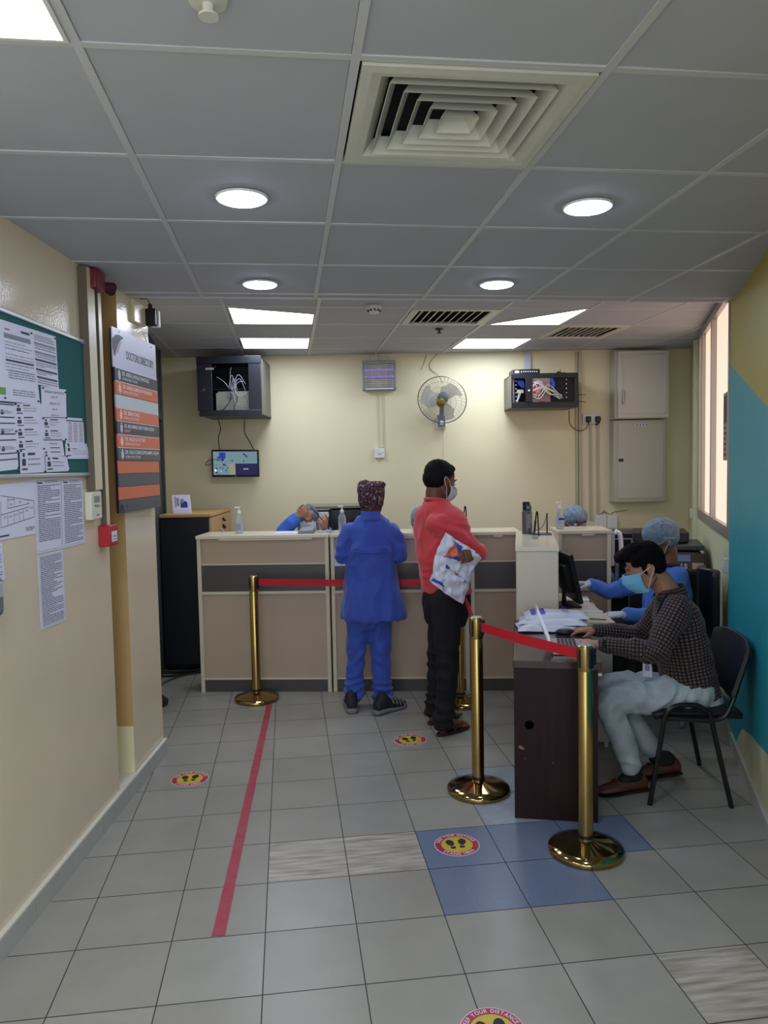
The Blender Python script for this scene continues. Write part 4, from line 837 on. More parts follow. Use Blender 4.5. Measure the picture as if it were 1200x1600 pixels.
def arctext(b, s, r, size, a0, a1, inward, z, mi):
    wd = []; 
    for ch in s:
        if ch == ' ': wd.append(.45)
        else: v, f = text_mesh(ch, .02); wd.append(max(p.x for p in v)-min(p.x for p in v)+.14)
    tot = sum(wd); a = 0
    for ch, w in zip(s, wd):
        t_ = a0+(a1-a0)*(a+w/2)/tot; a += w
        if ch == ' ': continue
        p = Vector((r*math.cos(t_), r*math.sin(t_), z)); rot = t_-math.pi/2 if not inward else t_+math.pi/2
        k = abs(a1-a0)*r/tot
        v, f = text_mesh(ch, .02); M = Matrix.Translation(p) @ Matrix.Rotation(rot, 4, 'Z'); mx = (max(q.x for q in v)+min(q.x for q in v))/2
        b.add([M @ Vector(((q.x-mx)*min(k, size*1.4), q.y*size, 0)) for q in v], f, mi)
b = MB(); RS = .100
b.lathe([(RS, 0), (RS, .0008), (.001, .0008)], 64, 0); disc(b, .070, RS-.003, .0011, 1); disc(b, .0005, .070, .0012, 2)
arctext(b, 'KEEP YOUR DISTANCE', .0835, .0215, R_(165), R_(15), False, .0016, 0); arctext(b, 'STAND HERE', .0835, .0235, R_(218), R_(322), True, .0016, 0)
def foot(cx, cy, ang, mir):
    M = TX(cx, cy, 0, 0, 0, ang); N = 28; P = []
    for k in range(N):
        a = 2*math.pi*k/N; x, y = math.cos(a), math.sin(a); w = .0185 if y > 0 else .0185-.006*abs(y); P.append((x*w*mir, y*.029+.012))
    b.add([M @ Vector((x, y, .0016)) for x, y in P], [tuple(range(N)) if mir > 0 else tuple(range(N))[::-1]], 3)
    P = [(.0125*math.cos(2*math.pi*k/18), -.029+.0125*math.sin(2*math.pi*k/18)) for k in range(18)]; P = [(x, min(y, -.021)) for x, y in P]
    b.add([M @ Vector((x, y, .0016)) for x, y in P], [tuple(range(18))], 3)
foot(-.026, .004, 12, -1); foot(.024, .010, -6, 1)
st = solo('floor_sticker', 'round red and yellow footprint sticker on the blue tile, third from the counter', 'sticker', b, [m_paper, m_sr, m_sy, m_sk], (.706, 3.233, .0004), R_(-4), 'keep your distance floor stickers')
for p, a, lab in (((-.571, 4.179, .0004), -2, 'round red and yellow footprint sticker at the left, near the left wall end'), ((.709, 4.55, .0004), 4, 'round red and yellow footprint sticker on the floor before the red shirted person'), (tuple(fl(770, 1612))[:2]+(.0004,), -2, 'round red and yellow footprint sticker cut off by the bottom edge of the photo')):
    c = st.copy(); COL.objects.link(c); c.location = p; c.rotation_euler = (0, 0, R_(a)); c['label'] = lab

# ================================================================ CHAIR
CHN = Frame((1.724, 3.462), (2.095, 3.37)); m_vin = mat('black_vinyl', '12131a', .4, bump=.03, bs=150); m_ctube = mat('black_chair_tube', '15151a', .3)
t = thing('stacking_chair', 'black stacking chair under the checked shirt person by the teal wall', 'chair', CHN.w(0, 0), CHN.ang)
W = .53
q = lambda x, y: CHN.uz(x, y)
def P3(px, py, y=0): u, z = q(px, py); return (u, y, z)
for y, nm in ((0, 'n'), (W, 'f')):
    yi = y+(.035 if y == 0 else -.035)
    b = MB(); f0 = Vector(P3(1015, 1258, y)); f0.z = 0; c1 = Vector(P3(1041, 1128, yi)); c2 = Vector(P3(1052, 1108, yi)); c3 = Vector(P3(1092, 1106, yi)); c4 = Vector(P3(1112, 1118, yi)); r1 = Vector(P3(1143, 1263, y)); r1.z = 0
    b.tube([f0]+smooth_path([f0.lerp(c1, .85), c1, c1.lerp(c2, .6)+Vector((0, 0, .006)), c2.lerp(c3, .25)+Vector((0, 0, .004)), c3, c4], 5), .0125, 10); obj('leg', b, m_ctube, t)
    b = MB(); b.tube([r1, c4+Vector((0, 0, .005))], .0125, 10); obj('leg', b, m_ctube, t)
    b = MB(); k1 = Vector(P3(1112, 1130, yi)); k2 = Vector(P3(1134, 1124, yi)); k3 = Vector(P3(1148, 1100, yi)); k4 = Vector(P3(1164, 1052, yi)); k5 = Vector(P3(1174, 1022, yi))
    b.tube([Vector(P3(1045, 1126, yi))]+smooth_path([k1, k2, k3, k4, k5], 6), .012, 10); obj('back_tube', b, m_ctube, t)
b = MB(); su = q(1036, 1130)[0]; sz = q(1075, 1126)[1]
g = []
for i in range(9):
    row = []
    for j in range(9):
        x = su-.03+.42*i/8; y = .05+(W-.10)*j/8; e = max(abs(i-4)/4, abs(j-4)/4); row.append((x, y, sz+.030-.022*max(0, e-.6)/.4-(.012 if i == 0 else 0)))
    g.append(row)
b.sheet(g, .03); obj('seat', b, m_vin, t, .006)
g = []; k3 = Vector(P3(1148, 1098)); k5 = Vector(P3(1177, 1013)); 
for i in range(9):
    s_ = i/8; row = []
    for j in range(11):
        y = .012+(W-.024)*j/10; v = (j/10-.5)*2; c = k3.lerp(k5, .0+1.05*s_); ins = .03*max(0, abs(v)-.7)/.3*(1 if s_ in (0, 1) else 0)
        row.append((c.x+.035*(1-v*v)-.012, y, c.z-(ins if s_ == 1 else -ins)+.03*(s_-.5)*0))
    g.append(row)
b = MB(); b.sheet(g, .024); obj('backrest', b, m_vin, t, .006)

# ================================================================ THINGS ON THE COUNTERS
def on_counter(px, off=.14): u, z = CN.uz(px, 830, off); return CN.w(u, 1.19, off)
m_clear = mat('clear_plastic', 'd6dde2', .08, trans=.55, alpha=.55, ior=1.3); m_wpl = mat('white_pump_plastic', 'e2e4e8', .3); m_gel = mat('clear_gel', 'ccd4da', .1, alpha=.5, trans=.3)
m_lab = mat('blue_grey_label', 'a6b2c8', .5)
def sanitizer(px, off, label, kind):
    t = thing('sanitizer_bottle', label, 'bottle', on_counter(px, off), 0, 'hand sanitizer bottles on the counter')
    b = MB(); b.lathe([(.026, 0), (.029, .004), (.029, .105), (.026, .125), (.012, .15), (.011, .158)], 24); obj('bottle_body', b, m_clear, t)
    b = MB(); b.lathe([(.025, .002), (.0275, .005), (.0275, .085 if kind else .075), (.001, .085 if kind else .075)], 24); obj('gel', b, m_gel, t)
    b = MB(); b.lathe([(.014, .152), (.014, .172), (.006, .174), (.0055, .195), (.012, .197), (.012, .205), (.002, .206)], 16); b.tube([(0, 0, .200), (-.03, -.005, .198)], .005, 8); obj('pump', b, m_wpl, t)
    if kind: b = MB(); b.tube([(0, 0, .03), (0, 0, .10)], .0295, 24, 0, False); b.box(-.02, .02, -.0302, -.0295, .07, .085, 1); obj('bottle_label', b, [m_lab, m_navy], t)
    else: b = MB(); b.box(-.012, .012, -.0302, -.0285, .03, .075); obj('bottle_label', b, m_grey, t)
    return t
sanitizer(374, .16, 'clear sanitizer pump bottle standing alone on the left counter unit', 0)
sanitizer(535, .10, 'clear sanitizer pump bottle right beside the head of the blue suited person', 0)
sanitizer(875, .12, 'labelled sanitizer bottle on the right end beside the person in a hairnet', 1)
t = thing('water_bottle', 'smoky grey sports bottle with black lid on the counter wing', 'bottle', RT.w(.075, 1.19, .88), 0)
b = MB(); b.lathe([(.033, 0), (.036, .004), (.036, .15), (.03, .165), (.028, .168)], 28); obj('bottle_body', b, mat('smoky_plastic', '5a5a5c', .12, alpha=.8), t)
b = MB(); b.lathe([(.031, .165), (.031, .195), (.024, .2), (.02, .225), (.002, .226)], 24); b.box(-.03, .0, -.01, .01, .19, .225); obj('lid', b, m_blackp, t, .002); b = MB(); b.box(-.008, .012, -.0368, -.034, .04, .14); b.box(-.01, .008, -.033, -.03, .175, .195); obj('marking', b, m_grey, t)
def mic(loc, label, flip=1):
    t = thing('intercom_stand', label, 'intercom', loc, R_(-12), 'intercom stands on the counter')
    b = MB(); b.box(-.022, .022, -.016, .016, 0, .022); obj('base_block', b, mat('clear_grey_base', 'b5b0a6', .2), t, .003)
    b = MB(); b.tube(smooth_path([(-.004, 0, .02), (.004*flip, 0, .10), (.012*flip, 0, .165), (.014*flip, 0, .175), (.020*flip, 0, .165), (.026*flip, 0, .05), (.026*flip, 0, .015)], 6), .0045, 8); obj('gooseneck', b, m_blackp, t)
    b = MB(); b.tube([(-.002, -.002, .04), (.006*flip, -.002, .12)], .007, 10); obj('microphone', b, m_blackp, t)
    return t
mic(on_counter(514, .13), 'black intercom gooseneck on a small block by the hands of the seated woman')
mic(RT.w(.12, 1.19, .52), 'black intercom gooseneck standing on the counter wing top')
t = mic(on_counter(724, .2), 'black intercom gooseneck seen behind the shoulder of the red shirted person')
t = thing('card_terminal', 'flat dark tray with a thin upright arm beside the sports bottle', 'stand', RT.w(.17, 1.19, .80), RT.ang)
b = MB(); b.box(-.07, .07, -.05, .05, 0, .012); obj('tray', b, mat('blue_grey_metal', '5c6470', .3, .4), t, .004); b = MB(); b.box(.035, .045, -.005, .005, .01, .15); obj('upright_arm', b, m_blackp, t, .002)
b = MB(); b.tube(smooth_path([(.038, -.004, .14), (.01, -.02, .06), (-.06, -.02, .02), (-.10, -.03, .015), (-.09, -.05, .01), (.0, -.06, .008)], 6), .002, 6); obj('cord', b, m_cable_k, t)
t = thing('document_tray', 'grey flat device on the counter hiding the mouth of the seated woman', 'device', on_counter(479, .10), CN.ang)
b = MB(); b.add([(-.065, -.04, .0), (.06, -.04, .0), (.06, .05, .0), (-.065, .05, 0), (-.055, -.04, .022), (.06, -.04, .03), (.055, .05, .05), (-.04, .05, .045)], [(3, 2, 1, 0), (4, 5, 6, 7), (0, 1, 5, 4), (1, 2, 6, 5), (2, 3, 7, 6), (3, 0, 4, 7)]); obj('device_body', b, mat('slate_grey_plastic', '7a8086', .35), t, .005)
b = MB(); b.tube(smooth_path([(.06, .0, .02), (.08, -.01, .012), (.10, .0, .006), (.13, .02, .006)]), .002, 6); obj('cord', b, m_cable_k, t)
b = MB(); b.box(-.09, .09, -.06, .07, 0, .006); b.box(-.08, .06, -.05, .08, .006, .009, 0, Matrix.Rotation(.1, 4, 'Z')); solo('paper_stack', 'few white papers lying flat on the left counter top', 'paper', b, m_paper, on_counter(448, .10), CN.ang)
# printer behind the counter
t = thing('desk_printer', 'white and black printer behind the counter beside the blue suited person', 'printer', (.46, 6.55, .75), BW.ang)
b = MB(); b.box(-.30, -.10, -.18, .2, 0, .56, 0); obj('paper_tray', b, m_white, t, .01); b = MB(); b.box(-.10, .28, -.18, .2, 0, .58, 0); obj('printer_body', b, m_blackp, t, .01)
b = MB(); b.box(-.30, .28, -.19, .22, .585, .61); obj('scanner_lid', b, mat('olive_grey_plastic', '6e6f60', .4), t, .006); b = MB(); b.box(-.3, .3, -.15, .2, -.75, 0); obj('printer_stand', b, m_edge, t)

# ================================================================ RIGHT-HAND STAFF AREA
t = thing('copier', 'large black office copier in the corner by the window wall', 'copier', (2.95, 5.68, 0), R_(-24))
m_cp = mat('copier_black', '17181d', .35); m_cpg = mat('copier_grey', '3a3d46', .35)
b = MB(); b.box(-.27, .25, -.28, .3, .03, .86); b.box(-.25, .25, -.27, .3, .86, .99); obj('copier_body', b, m_cp, t, .012)
for k in range(3): b = MB(); b.box(-.26, .24, -.292, -.28, .12+k*.2, .30+k*.2); b.box(-.06, .06, -.298, -.29, .26+k*.2, .28+k*.2); obj('paper_drawer', b, m_cp, t, .004)
b = MB(); b.box(-.25, .27, -.22, .28, 1.0, 1.04); obj('scanner_unit', b, m_cpg, t, .008); b = MB(); b.box(-.24, .17, -.10, .26, 1.045, 1.13); b.box(-.1, .1, -.05, .2, 1.13, 1.15); obj('document_feeder', b, m_cp, t, .02)
b = MB(); b.add([(-.2, -.40, .87), (.27, -.40, .87), (.27, -.28, .985), (-.2, -.28, .985), (-.2, -.40, .84), (.27, -.40, .84), (.27, -.26, .86), (-.2, -.26, .86), (.27, -.26, .985), (-.2, -.26, .985)], [(0, 1, 2, 3), (4, 5, 1, 0), (5, 6, 8, 2, 1), (7, 4, 0, 3, 9), (3, 2, 8, 9), (6, 7, 9, 8), (4, 7, 6, 5)]); cp = obj('control_panel', b, m_cp, t, .004)
b = MB(); f = lambda x, s_: (x, -.4005+.12*s_-.001, .8705+.115*s_+.001)
def cq2(x0, x1, s0, s1, mi): b.add([f(x0, s0), f(x1, s0), f(x1, s1), f(x0, s1)], [(0, 1, 2, 3)], mi)
cq2(-.15, .16, .52, .92, 0)
for k in range(9): cq2(-.15+k*.033, -.13+k*.033, .12, .24, 1); cq2(-.15+k*.033, -.13+k*.033, .28, .4, 1)
cq2(.17, .25, .1, .45, 2); obj('buttons', b, [emis('copier_screen', '49506e', .35), m_grey, mat('pinkish_buttons', '9a7a72', .5)], cp)
t = thing('photo_printer', 'black machine with a rounded grey rim left of the copier', 'printer', (2.98, 6.50, -.03), R_(-12))
b = MB(); rr = [( .24*sx+.0, 1.08-.04) for sx in (1,)]; prof = []
for cx_, cz_, a0 in ((.20, 1.07, 0), (-.20, 1.07, 90), (-.20, .62, 180), (.20, .62, 270)):
    for k in range(6): a = R_(a0+18*k); prof.append((cx_+.04*math.cos(a), cz_+.04*math.sin(a)))
n = len(prof); b.add([(x, -.16, z) for x, z in prof]+[(x*.88, -.165, .845+(z-.845)*.88) for x, z in prof]+[(x, .05, z) for x, z in prof], [(k, (k+1) % n, n+(k+1) % n, n+k) for k in range(n)]+[(2*n+k, 2*n+(k+1) % n, (k+1) % n, k) for k in range(n)]); obj('rim', b, mat('dark_silver_rim', '5c5e62', .3, .4), t)
b = MB(); b.add([(x*.88, -.163, .845+(z-.845)*.88) for x, z in prof], [tuple(range(n))]); b.box(-.22, .22, -.1, .2, 0, .6); obj('machine_body', b, m_cp, t); b = MB(); b.box(-.15, .15, -.168, -.163, 1.03, 1.04); obj('handle_slot', b, m_grey, t)
t = thing('telephone', 'pale grey wall telephone with coiled cord on the right end of the counter', 'telephone', CN.w(3.065, 1.02, .12), CN.ang)
b = MB(); b.box(0, .03, -.09, .09, -.10, .15); obj('phone_base', b, mat('pale_grey_plastic2', 'a9a9b2', .35), t, .006); 
b = MB(); b.tube(smooth_path([(.04, -.05, .15), (.075, -.05, .13), (.085, -.05, .02), (.075, -.05, -.06), (.045, -.05, -.08)], 6), [.02, .024]+[.017]*21+[.024, .02], 12); obj('handset', b, m_wpl, t)
b = MB(); pts = [(.055+.012*math.cos(k*1.1), -.05+.012*math.sin(k*1.1), -.08-.26*k/110) for k in range(110)]; b.tube(pts, .0035, 5); obj('coiled_cord', b, m_grey, t)
t = thing('desk_monitor', 'black monitor standing on the cream staff desk, seen from its side and back', 'monitor', RT.w(.335, .752, .50), R_(84))
b = MB(); Mm = TX(0, 0, .195, -12, 0, 0); b.box(-.20, .20, -.012, .018, -.155, .165, 0, Mm); b.box(-.12, .12, .015, .05, -.09, .09, 0, Mm); obj('monitor_case', b, m_blackp, t, .006)
b = MB(); b.box(-.02, .02, .02, .04, .01, .2); b.box(-.1, .1, -.06, .09, 0, .012); obj('monitor_stand', b, m_blackp, t, .003)
b = MB(); b.box(-.18, .18, -.0135, -.012, -.135, .15, 0, Mm); obj('screen', b, emis('dark_screen', '20242c', .3), t)
t = thing('notepad', 'white papers on the cream staff desk under the gloved hand', 'paper', RT.w(.40, .753, .72), RT.ang)
b = MB(); b.box(-.07, .08, -.08, .09, 0, .008); obj('pages', b, m_paper, t)
b = MB(); b.tube([(0, 0, 0), (.12, -.05, .004)], .004, 8); solo('pen', 'black pen lying on the near edge of the cream staff desk', 'pen', b, m_blackp, RT.w(.40, .757, .06), RT.ang)
b = MB(); b.box(0, .24, -.008, .008, 0, .012); solo('white_ruler', 'slim white bar lying at the foot of the black monitor', 'ruler', b, m_wpl, RT.w(.29, .753, .30), RT.ang-.2)
t = thing('waste_bin', 'waste bin with a yellow liner between staff desk and copier', 'bin', (2.26, 5.05, 0))
b = MB(); b.lathe([(.12, 0), (.15, .50), (.145, .50), (.115, .02)], 24); obj('bin_body', b, mat('dark_bin_plastic', '3c3c40', .5), t)
b = MB(); r = random.Random(3); b.tube([(0, 0, .42), (0, 0, .50), (0, 0, .56), (.01, 0, .60)], [.14, .158, .15, .10], 18); b.v = [v+Vector((r.uniform(-.012, .012), r.uniform(-.012, .012), r.uniform(-.015, .015))) for v in b.v]; obj('yellow_liner', b, mat('yellow_liner', 'c8a428', .35), t, label='yellow plastic liner')
b = MB(); p0 = RW.w(2.05, 0); b.box(-.03, .03, -.09, -.078, 0, .72, 0); b.box(-.012, .0, -.088, -.062, 0.0, .70, 1)
solo('leaning_panel', 'narrow dark and pale green panel leaning on the right wall behind the chair', 'panel', b, [m_cp, mat('pale_teal_plastic', '8fb3ae', .4)], RW.w(1.95, 0), RW.ang)
# office chair of the gowned person
t = thing('office_chair', 'dark office chair on casters under the person in the blue gown', 'chair', (2.50, 4.72, 0), R_(165))
b = MB(); b.prism([(.24*math.cos(a)*(1 if abs(math.cos(a)) < .9 else .95), .24*math.sin(a)) for a in [2*math.pi*k/28 for k in range(28)]], .41, .47); obj('seat', b, m_vin, t, .02)
b = MB(); b.cyl((0, 0, .1), (0, 0, .41), .025); obj('gas_lift', b, m_blackp, t)
for k in range(5):
    a = 2*math.pi*k/5+.3; c, s_ = math.cos(a), math.sin(a); b = MB(); b.tube([(0, 0, .12), (.26*c, .26*s_, .08)], [.024, .016], 8); l = obj('base_arm', b, m_blackp, t); b = MB(); b.cyl((.27*c-.012*s_, .27*s_+.012*c, .03), (.27*c+.012*s_, .27*s_-.012*c, .03), .03); b.cyl((.27*c, .27*s_, .03), (.27*c, .27*s_, .085), .006); obj('caster', b, m_grey, l)
b = MB(); g = [[(-.22-.03*math.cos(j), -.2+.4*j/8, .60+.38*i/8-(.02 if j in (0, 8) and i == 8 else 0)) for j in range(9)] for i in range(9)]; b.sheet(g, .04); b.box(-.26, -.22, -.03, .03, .42, .7); obj('backrest', b, m_vin, t, .01)

# ================================================================ ON THE DARK DESK
def dk(p): v = Vector(p)-DK.w(0, 0); return Vector((v.dot(DK.d), v.dot(DK.n), v.z))
A = dk(fl(864, 1019, .78)); B = dk(fl(853, 993, .78))
t = thing('laptop', 'open silver laptop seen edge on on the dark desk', 'laptop', DK.w(A.x, .765, A.y), DK.ang)
Lw = .30; m_alm = mat('laptop_aluminium', 'b5b8bc', .3, .7)
b = MB(); b.box(0, .205, 0, Lw, .002, .015); base = obj('laptop_base', b, m_alm, t, .003)
b = MB(); 
for i in range(5):
    for j in range(13): b.box(.03+i*.019, .045+i*.019, .015+j*.021, .032+j*.021, .0152, .0168)
k = obj('keyboard', b, m_blackp, base)
b = MB(); b.box(.13, .19, .10, .20, .0151, .0156); obj('touchpad', b, m_grey, base)
sx, sz = DK.uz(829, 932, A.y+.05); b = MB(); Ms = TX(0, 0, .012, 0, 0, 0) @ Matrix.Rotation(-math.atan2(A.x-sx, sz-.777), 4, 'Y'); b.box(-.005, .0, 0, Lw, 0, .205, 0, Ms); sc_ = obj('laptop_screen', b, m_alm, t, .001)
b = MB(); b.box(.0002, .001, .01, Lw-.01, .012, .195, 0, Ms); obj('display', b, emis('laptop_display', '9aa4b4', .5), sc_)
t = thing('computer_mouse', 'black computer mouse under the far hand of the checked shirt person', 'mouse', fl(884, 991, .765), DK.ang)
b = MB(); b.ell((0, 0, .012), (.055, .032, .020), 0); b.v = [Vector((v.x, v.y, max(v.z, .0005))) for v in b.v]; obj('mouse_shell', b, m_blackp, t)
m_bag = mat('white_bag_plastic', 'd4d6e2', .35, bump=.05, bs=40); m_bagb = mat('bag_blue_print', '3a48b0', .4); m_bago = mat('bag_orange_print', 'd06a34', .4)
def crumple(g, s, amp, fr=9):
    out = []
    for i, row in enumerate(g):
        o = []
        for j, p in enumerate(row): p = Vector(p); n = noise.noise_vector(p*fr+Vector((s, s, s))); n2 = noise.noise_vector(p*fr*2.6+Vector((s, 0, s))); o.append(p+n*amp+n2*amp*.45)
        out.append(o)
    return out
def pillow(w, d, h, s, nx=22, ny=16, amp=.006, M=None):
    g = [[((i/nx-.5)*w, (j/ny-.5)*d, h*(1-abs(2*i/nx-1)**6)*(1-abs(2*j/ny-1)**5)+.002) for j in range(ny+1)] for i in range(nx+1)]
    g = crumple(g, s, amp); return [[(M @ p if M else p) for p in r] for r in g]
b = MB(); base = RT.w(0, 0)
t = thing('plastic_bag', 'white plastic bags with blue print folded flat at the far end of the dark desk', 'bag', DK.w(.20, .7655, .73), DK.ang+.05)
for k, (x, y, w, d, h, a) in enumerate(((-.02, -.03, .34, .22, .022, 4), (.01, .0, .37, .21, .048, -3), (.03, .03, .35, .19, .074, 2))):
    b = MB(); g = pillow(w, d, .028, k*3.1, M=TX(x, y, h-.014, 0, 0, a)); b.sheet(g, .0012); fo = obj('bag_fold', b, m_bag, t, ang=80)
    if k == 2:
        b = MB(); gt = g; n = len(gt)-1; m = len(gt[0])-1
        def patch(i0, i1, j0, j1, mi): 
            for i in range(i0, i1):
                for j in range(j0, j1): b.quad(*[gt[a_][b_]+Vector((0, 0, .004)) for a_, b_ in ((i, j), (i+1, j), (i+1, j+1), (i, j+1))], mi)
        patch(2, 7, 2, 13, 0); patch(6, 7, 9, 12, 0)
        c = sum((gt[14][j] for j in range(4, 12)), Vector())/8; b.text('HEALTH', .045, Matrix.Translation(c+Vector((.0, 0, .010))) @ Matrix.Rotation(R_(-88), 4, 'Z'), 0); obj('bag_print', b, [m_bagb], fo)
# ================================================================ PEOPLE
def fuse(mb, vox, it=4, fac=.5):
    me = bpy.data.meshes.new('f'); me.from_pydata([tuple(v) for v in mb.v], [], mb.f); me.update()
    o = bpy.data.objects.new('f', me); COL.objects.link(o)
    m = o.modifiers.new('r', 'REMESH'); m.mode = 'VOXEL'; m.voxel_size = vox
    if it: s = o.modifiers.new('s', 'SMOOTH'); s.factor = fac; s.iterations = it
    dg = bpy.context.evaluated_depsgraph_get(); r = bpy.data.meshes.new_from_object(o.evaluated_get(dg))
    bpy.data.objects.remove(o); bpy.data.meshes.remove(me); return r
def wrinkle(me, amp=.003, fr=14, creases=(), st=(1, 1, 1), seed=0):
    n = len(me.vertices); co = [0.0]*3*n; no = [0.0]*3*n; me.vertices.foreach_get('co', co); me.vertex_normals.foreach_get('vector', no)
    for i in range(n):
        p = Vector(co[3*i:3*i+3]); q = Vector((p.x*st[0]*fr+seed, p.y*st[1]*fr, p.z*st[2]*fr)); d = amp*1.7*(1-abs(noise.noise(q))*2.6)+amp*.9*noise.noise(q*2.3)
        for c, r, dr, f_, a in creases:
            e = p-c; k = e.length/r
            if k < 2: d += 1.8*a*math.exp(-k*k*1.5)*(1-2*abs(math.sin(.5*(f_*e.dot(dr)+5*noise.noise(p*7)))))
        for j in range(3): co[3*i+j] += no[3*i+j]*d
    me.vertices.foreach_set('co', co); me.update(); return me
def limb(mb, pts, rs, n=16, steps=6, sq=1):
    P = smooth_path(pts, steps); R = []
    for i in range(len(pts)-1):
        for k in range(steps): R.append(rs[i]+(rs[i+1]-rs[i])*(k/steps))
    R.append(rs[-1]); mb.tube(P, R, n, 0, True, None, sq)
    for p, r in ((P[0], R[0]), (P[-1], R[-1])): mb.ell(p, (r*.98,)*3, 0, None, 12, 8)
def torso(mb, secs, n=28, e=2.3):
    rings = []
    for c, W, D in secs:
        rings.append([c + W*math.copysign(abs(math.cos(a))**(2/e), math.cos(a)) + D*math.copysign(abs(math.sin(a))**(2/e), math.sin(a)) for a in [2*math.pi*k/n for k in range(n)]])
    mb.loft(rings)
def basis(F, pitch=0, yaw=0, roll=0):
    F = Vector((F[0], F[1], 0)).normalized(); M = Matrix.Rotation(math.atan2(F.y, F.x)+R_(yaw), 4, 'Z') @ Matrix.Rotation(R_(pitch), 4, 'Y') @ Matrix.Rotation(R_(roll), 4, 'X'); return M
def head_mesh(mb, M, nose=1, ear=1):
    E = lambda c, r: mb.ell(c, r, 0, M, 24, 16)
    E((-.012, 0, .036), (.094, .074, .080)); E((.018, 0, .0), (.072, .066, .075)); E((.022, 0, -.042), (.062, .056, .066)); E((.058, 0, -.092), (.022, .026, .018)); E((.036, 0, -.075), (.046, .042, .034))
    for s in (1, -1):
        limb(mb, [M @ Vector((-.012, .058*s, -.045)), M @ Vector((.02, .050*s, -.078)), M @ Vector((.058, .018*s, -.095))], [.018, .017, .016], 10, 4)
        E((.060, .038*s, -.028), (.024, .022, .022)); E((.083, .0, .024), (.010, .034, .009))
        if ear:
            E((-.008, .077*s, -.004), (.018, .008, .031)); limb(mb, [M @ Vector(p) for p in ((.004, .080*s, .012), (-.012, .086*s, .026), (-.026, .086*s, .010), (-.018, .084*s, -.020), (-.004, .079*s, -.034))], [.0045]*5, 8, 4)
    limb(mb, [M @ Vector(p) for p in ((.084, 0, .012), (.094, 0, -.010), (.107, 0, -.032))], [.008, .009, .012], 10, 4)
    for s in (1, -1): E((.096, .012*s, -.036), (.010, .008, .008))
    E((.086, 0, -.060), (.010, .023, .006)); E((.084, 0, -.070), (.010, .020, .007))
def eyes(root, M, look=0, iris='1c120e', lid=None, brow='120c0a'):
    for s in (1, -1):
        b = MB(); b.ell((.0755, .031*s, .002), (.0125, .0135, .0115), 0, M, 16, 10); b.ell((.0795+.0, .031*s, .002-look), (.0092, .0062, .0062), 1, M, 12, 8)
        e = obj('eye', b, [mat('eye_white', 'cfc8c2', .2), mat('iris_'+iris, iris, .15)], root)
        b = MB(); b.tube([M @ Vector(p) for p in ((.0855, .013*s, .026), (.0905, .03*s, .032), (.079, .053*s, .027))], [.0032, .0036, .0018], 6); obj('eyebrow', b, mat('brow_'+brow, brow, .8), root)
        if lid is not None:
            b = MB(); z0 = .0138; 
            b.ell((.0752, .031*s, .0055), (.0142, .0150, .0105), 0, M, 16, 10); b.tube([M @ Vector(p) for p in ((.0835, .018*s, -.003), (.0895, .031*s, -.0055), (.0815, .045*s, -.003))], [.0012, .0022, .0012], 6, 1)
            obj('eyelid', b, [lid, mat('brow_'+brow, brow, .8)], root)
def hair_mesh(M, kind, vox=.005, seed=1):
    mb = MB(); E = lambda c, r: mb.ell(c, r, 0, M, 24, 16)
    if kind == 'short':        # receding crop
        E((-.022, 0, .046), (.094, .081, .082)); E((-.045, 0, .008), (.068, .080, .070)); 
        for s in (1, -1): E((.0, .064*s, .022), (.020, .017, .034)); 
        E((.030, 0, .088), (.045, .05, .028))
    elif kind == 'quiff':      # thick on top, swept forward and up
        E((-.020, 0, .052), (.096, .080, .084)); E((-.048, 0, .012), (.062, .077, .072)); E((.050, 0, .098), (.062, .064, .036)); E((.088, -.01, .094), (.036, .052, .030)); E((.02, 0, .118), (.07, .06, .026)); E((.104, -.015, .082), (.020, .036, .018))
        for s in (1, -1): E((.006, .066*s, .020), (.018, .014, .040)); E((.030, .060*s, .062), (.036, .018, .034))
    me = fuse(mb, vox, 2)
    n = len(me.vertices); co = [0.0]*3*n; no = [0.0]*3*n; me.vertices.foreach_get('co', co); me.vertex_normals.foreach_get('vector', no); Mi = M.inverted()
    for i in range(n):
        p = Mi @ Vector(co[3*i:3*i+3]); q = Vector((p.x*25, p.y*110, p.z*50)) if kind == 'quiff' else Vector((p.x*70, p.y*90, p.z*35)); d = (.0045 if kind == 'quiff' else .002)*noise.noise(q+Vector((seed, 0, 0)))+(.006*noise.noise(p*22) if kind == 'quiff' else 0)
        for j in range(3): co[3*i+j] += no[3*i+j]*d
    me.vertices.foreach_set('co', co); me.update(); return me
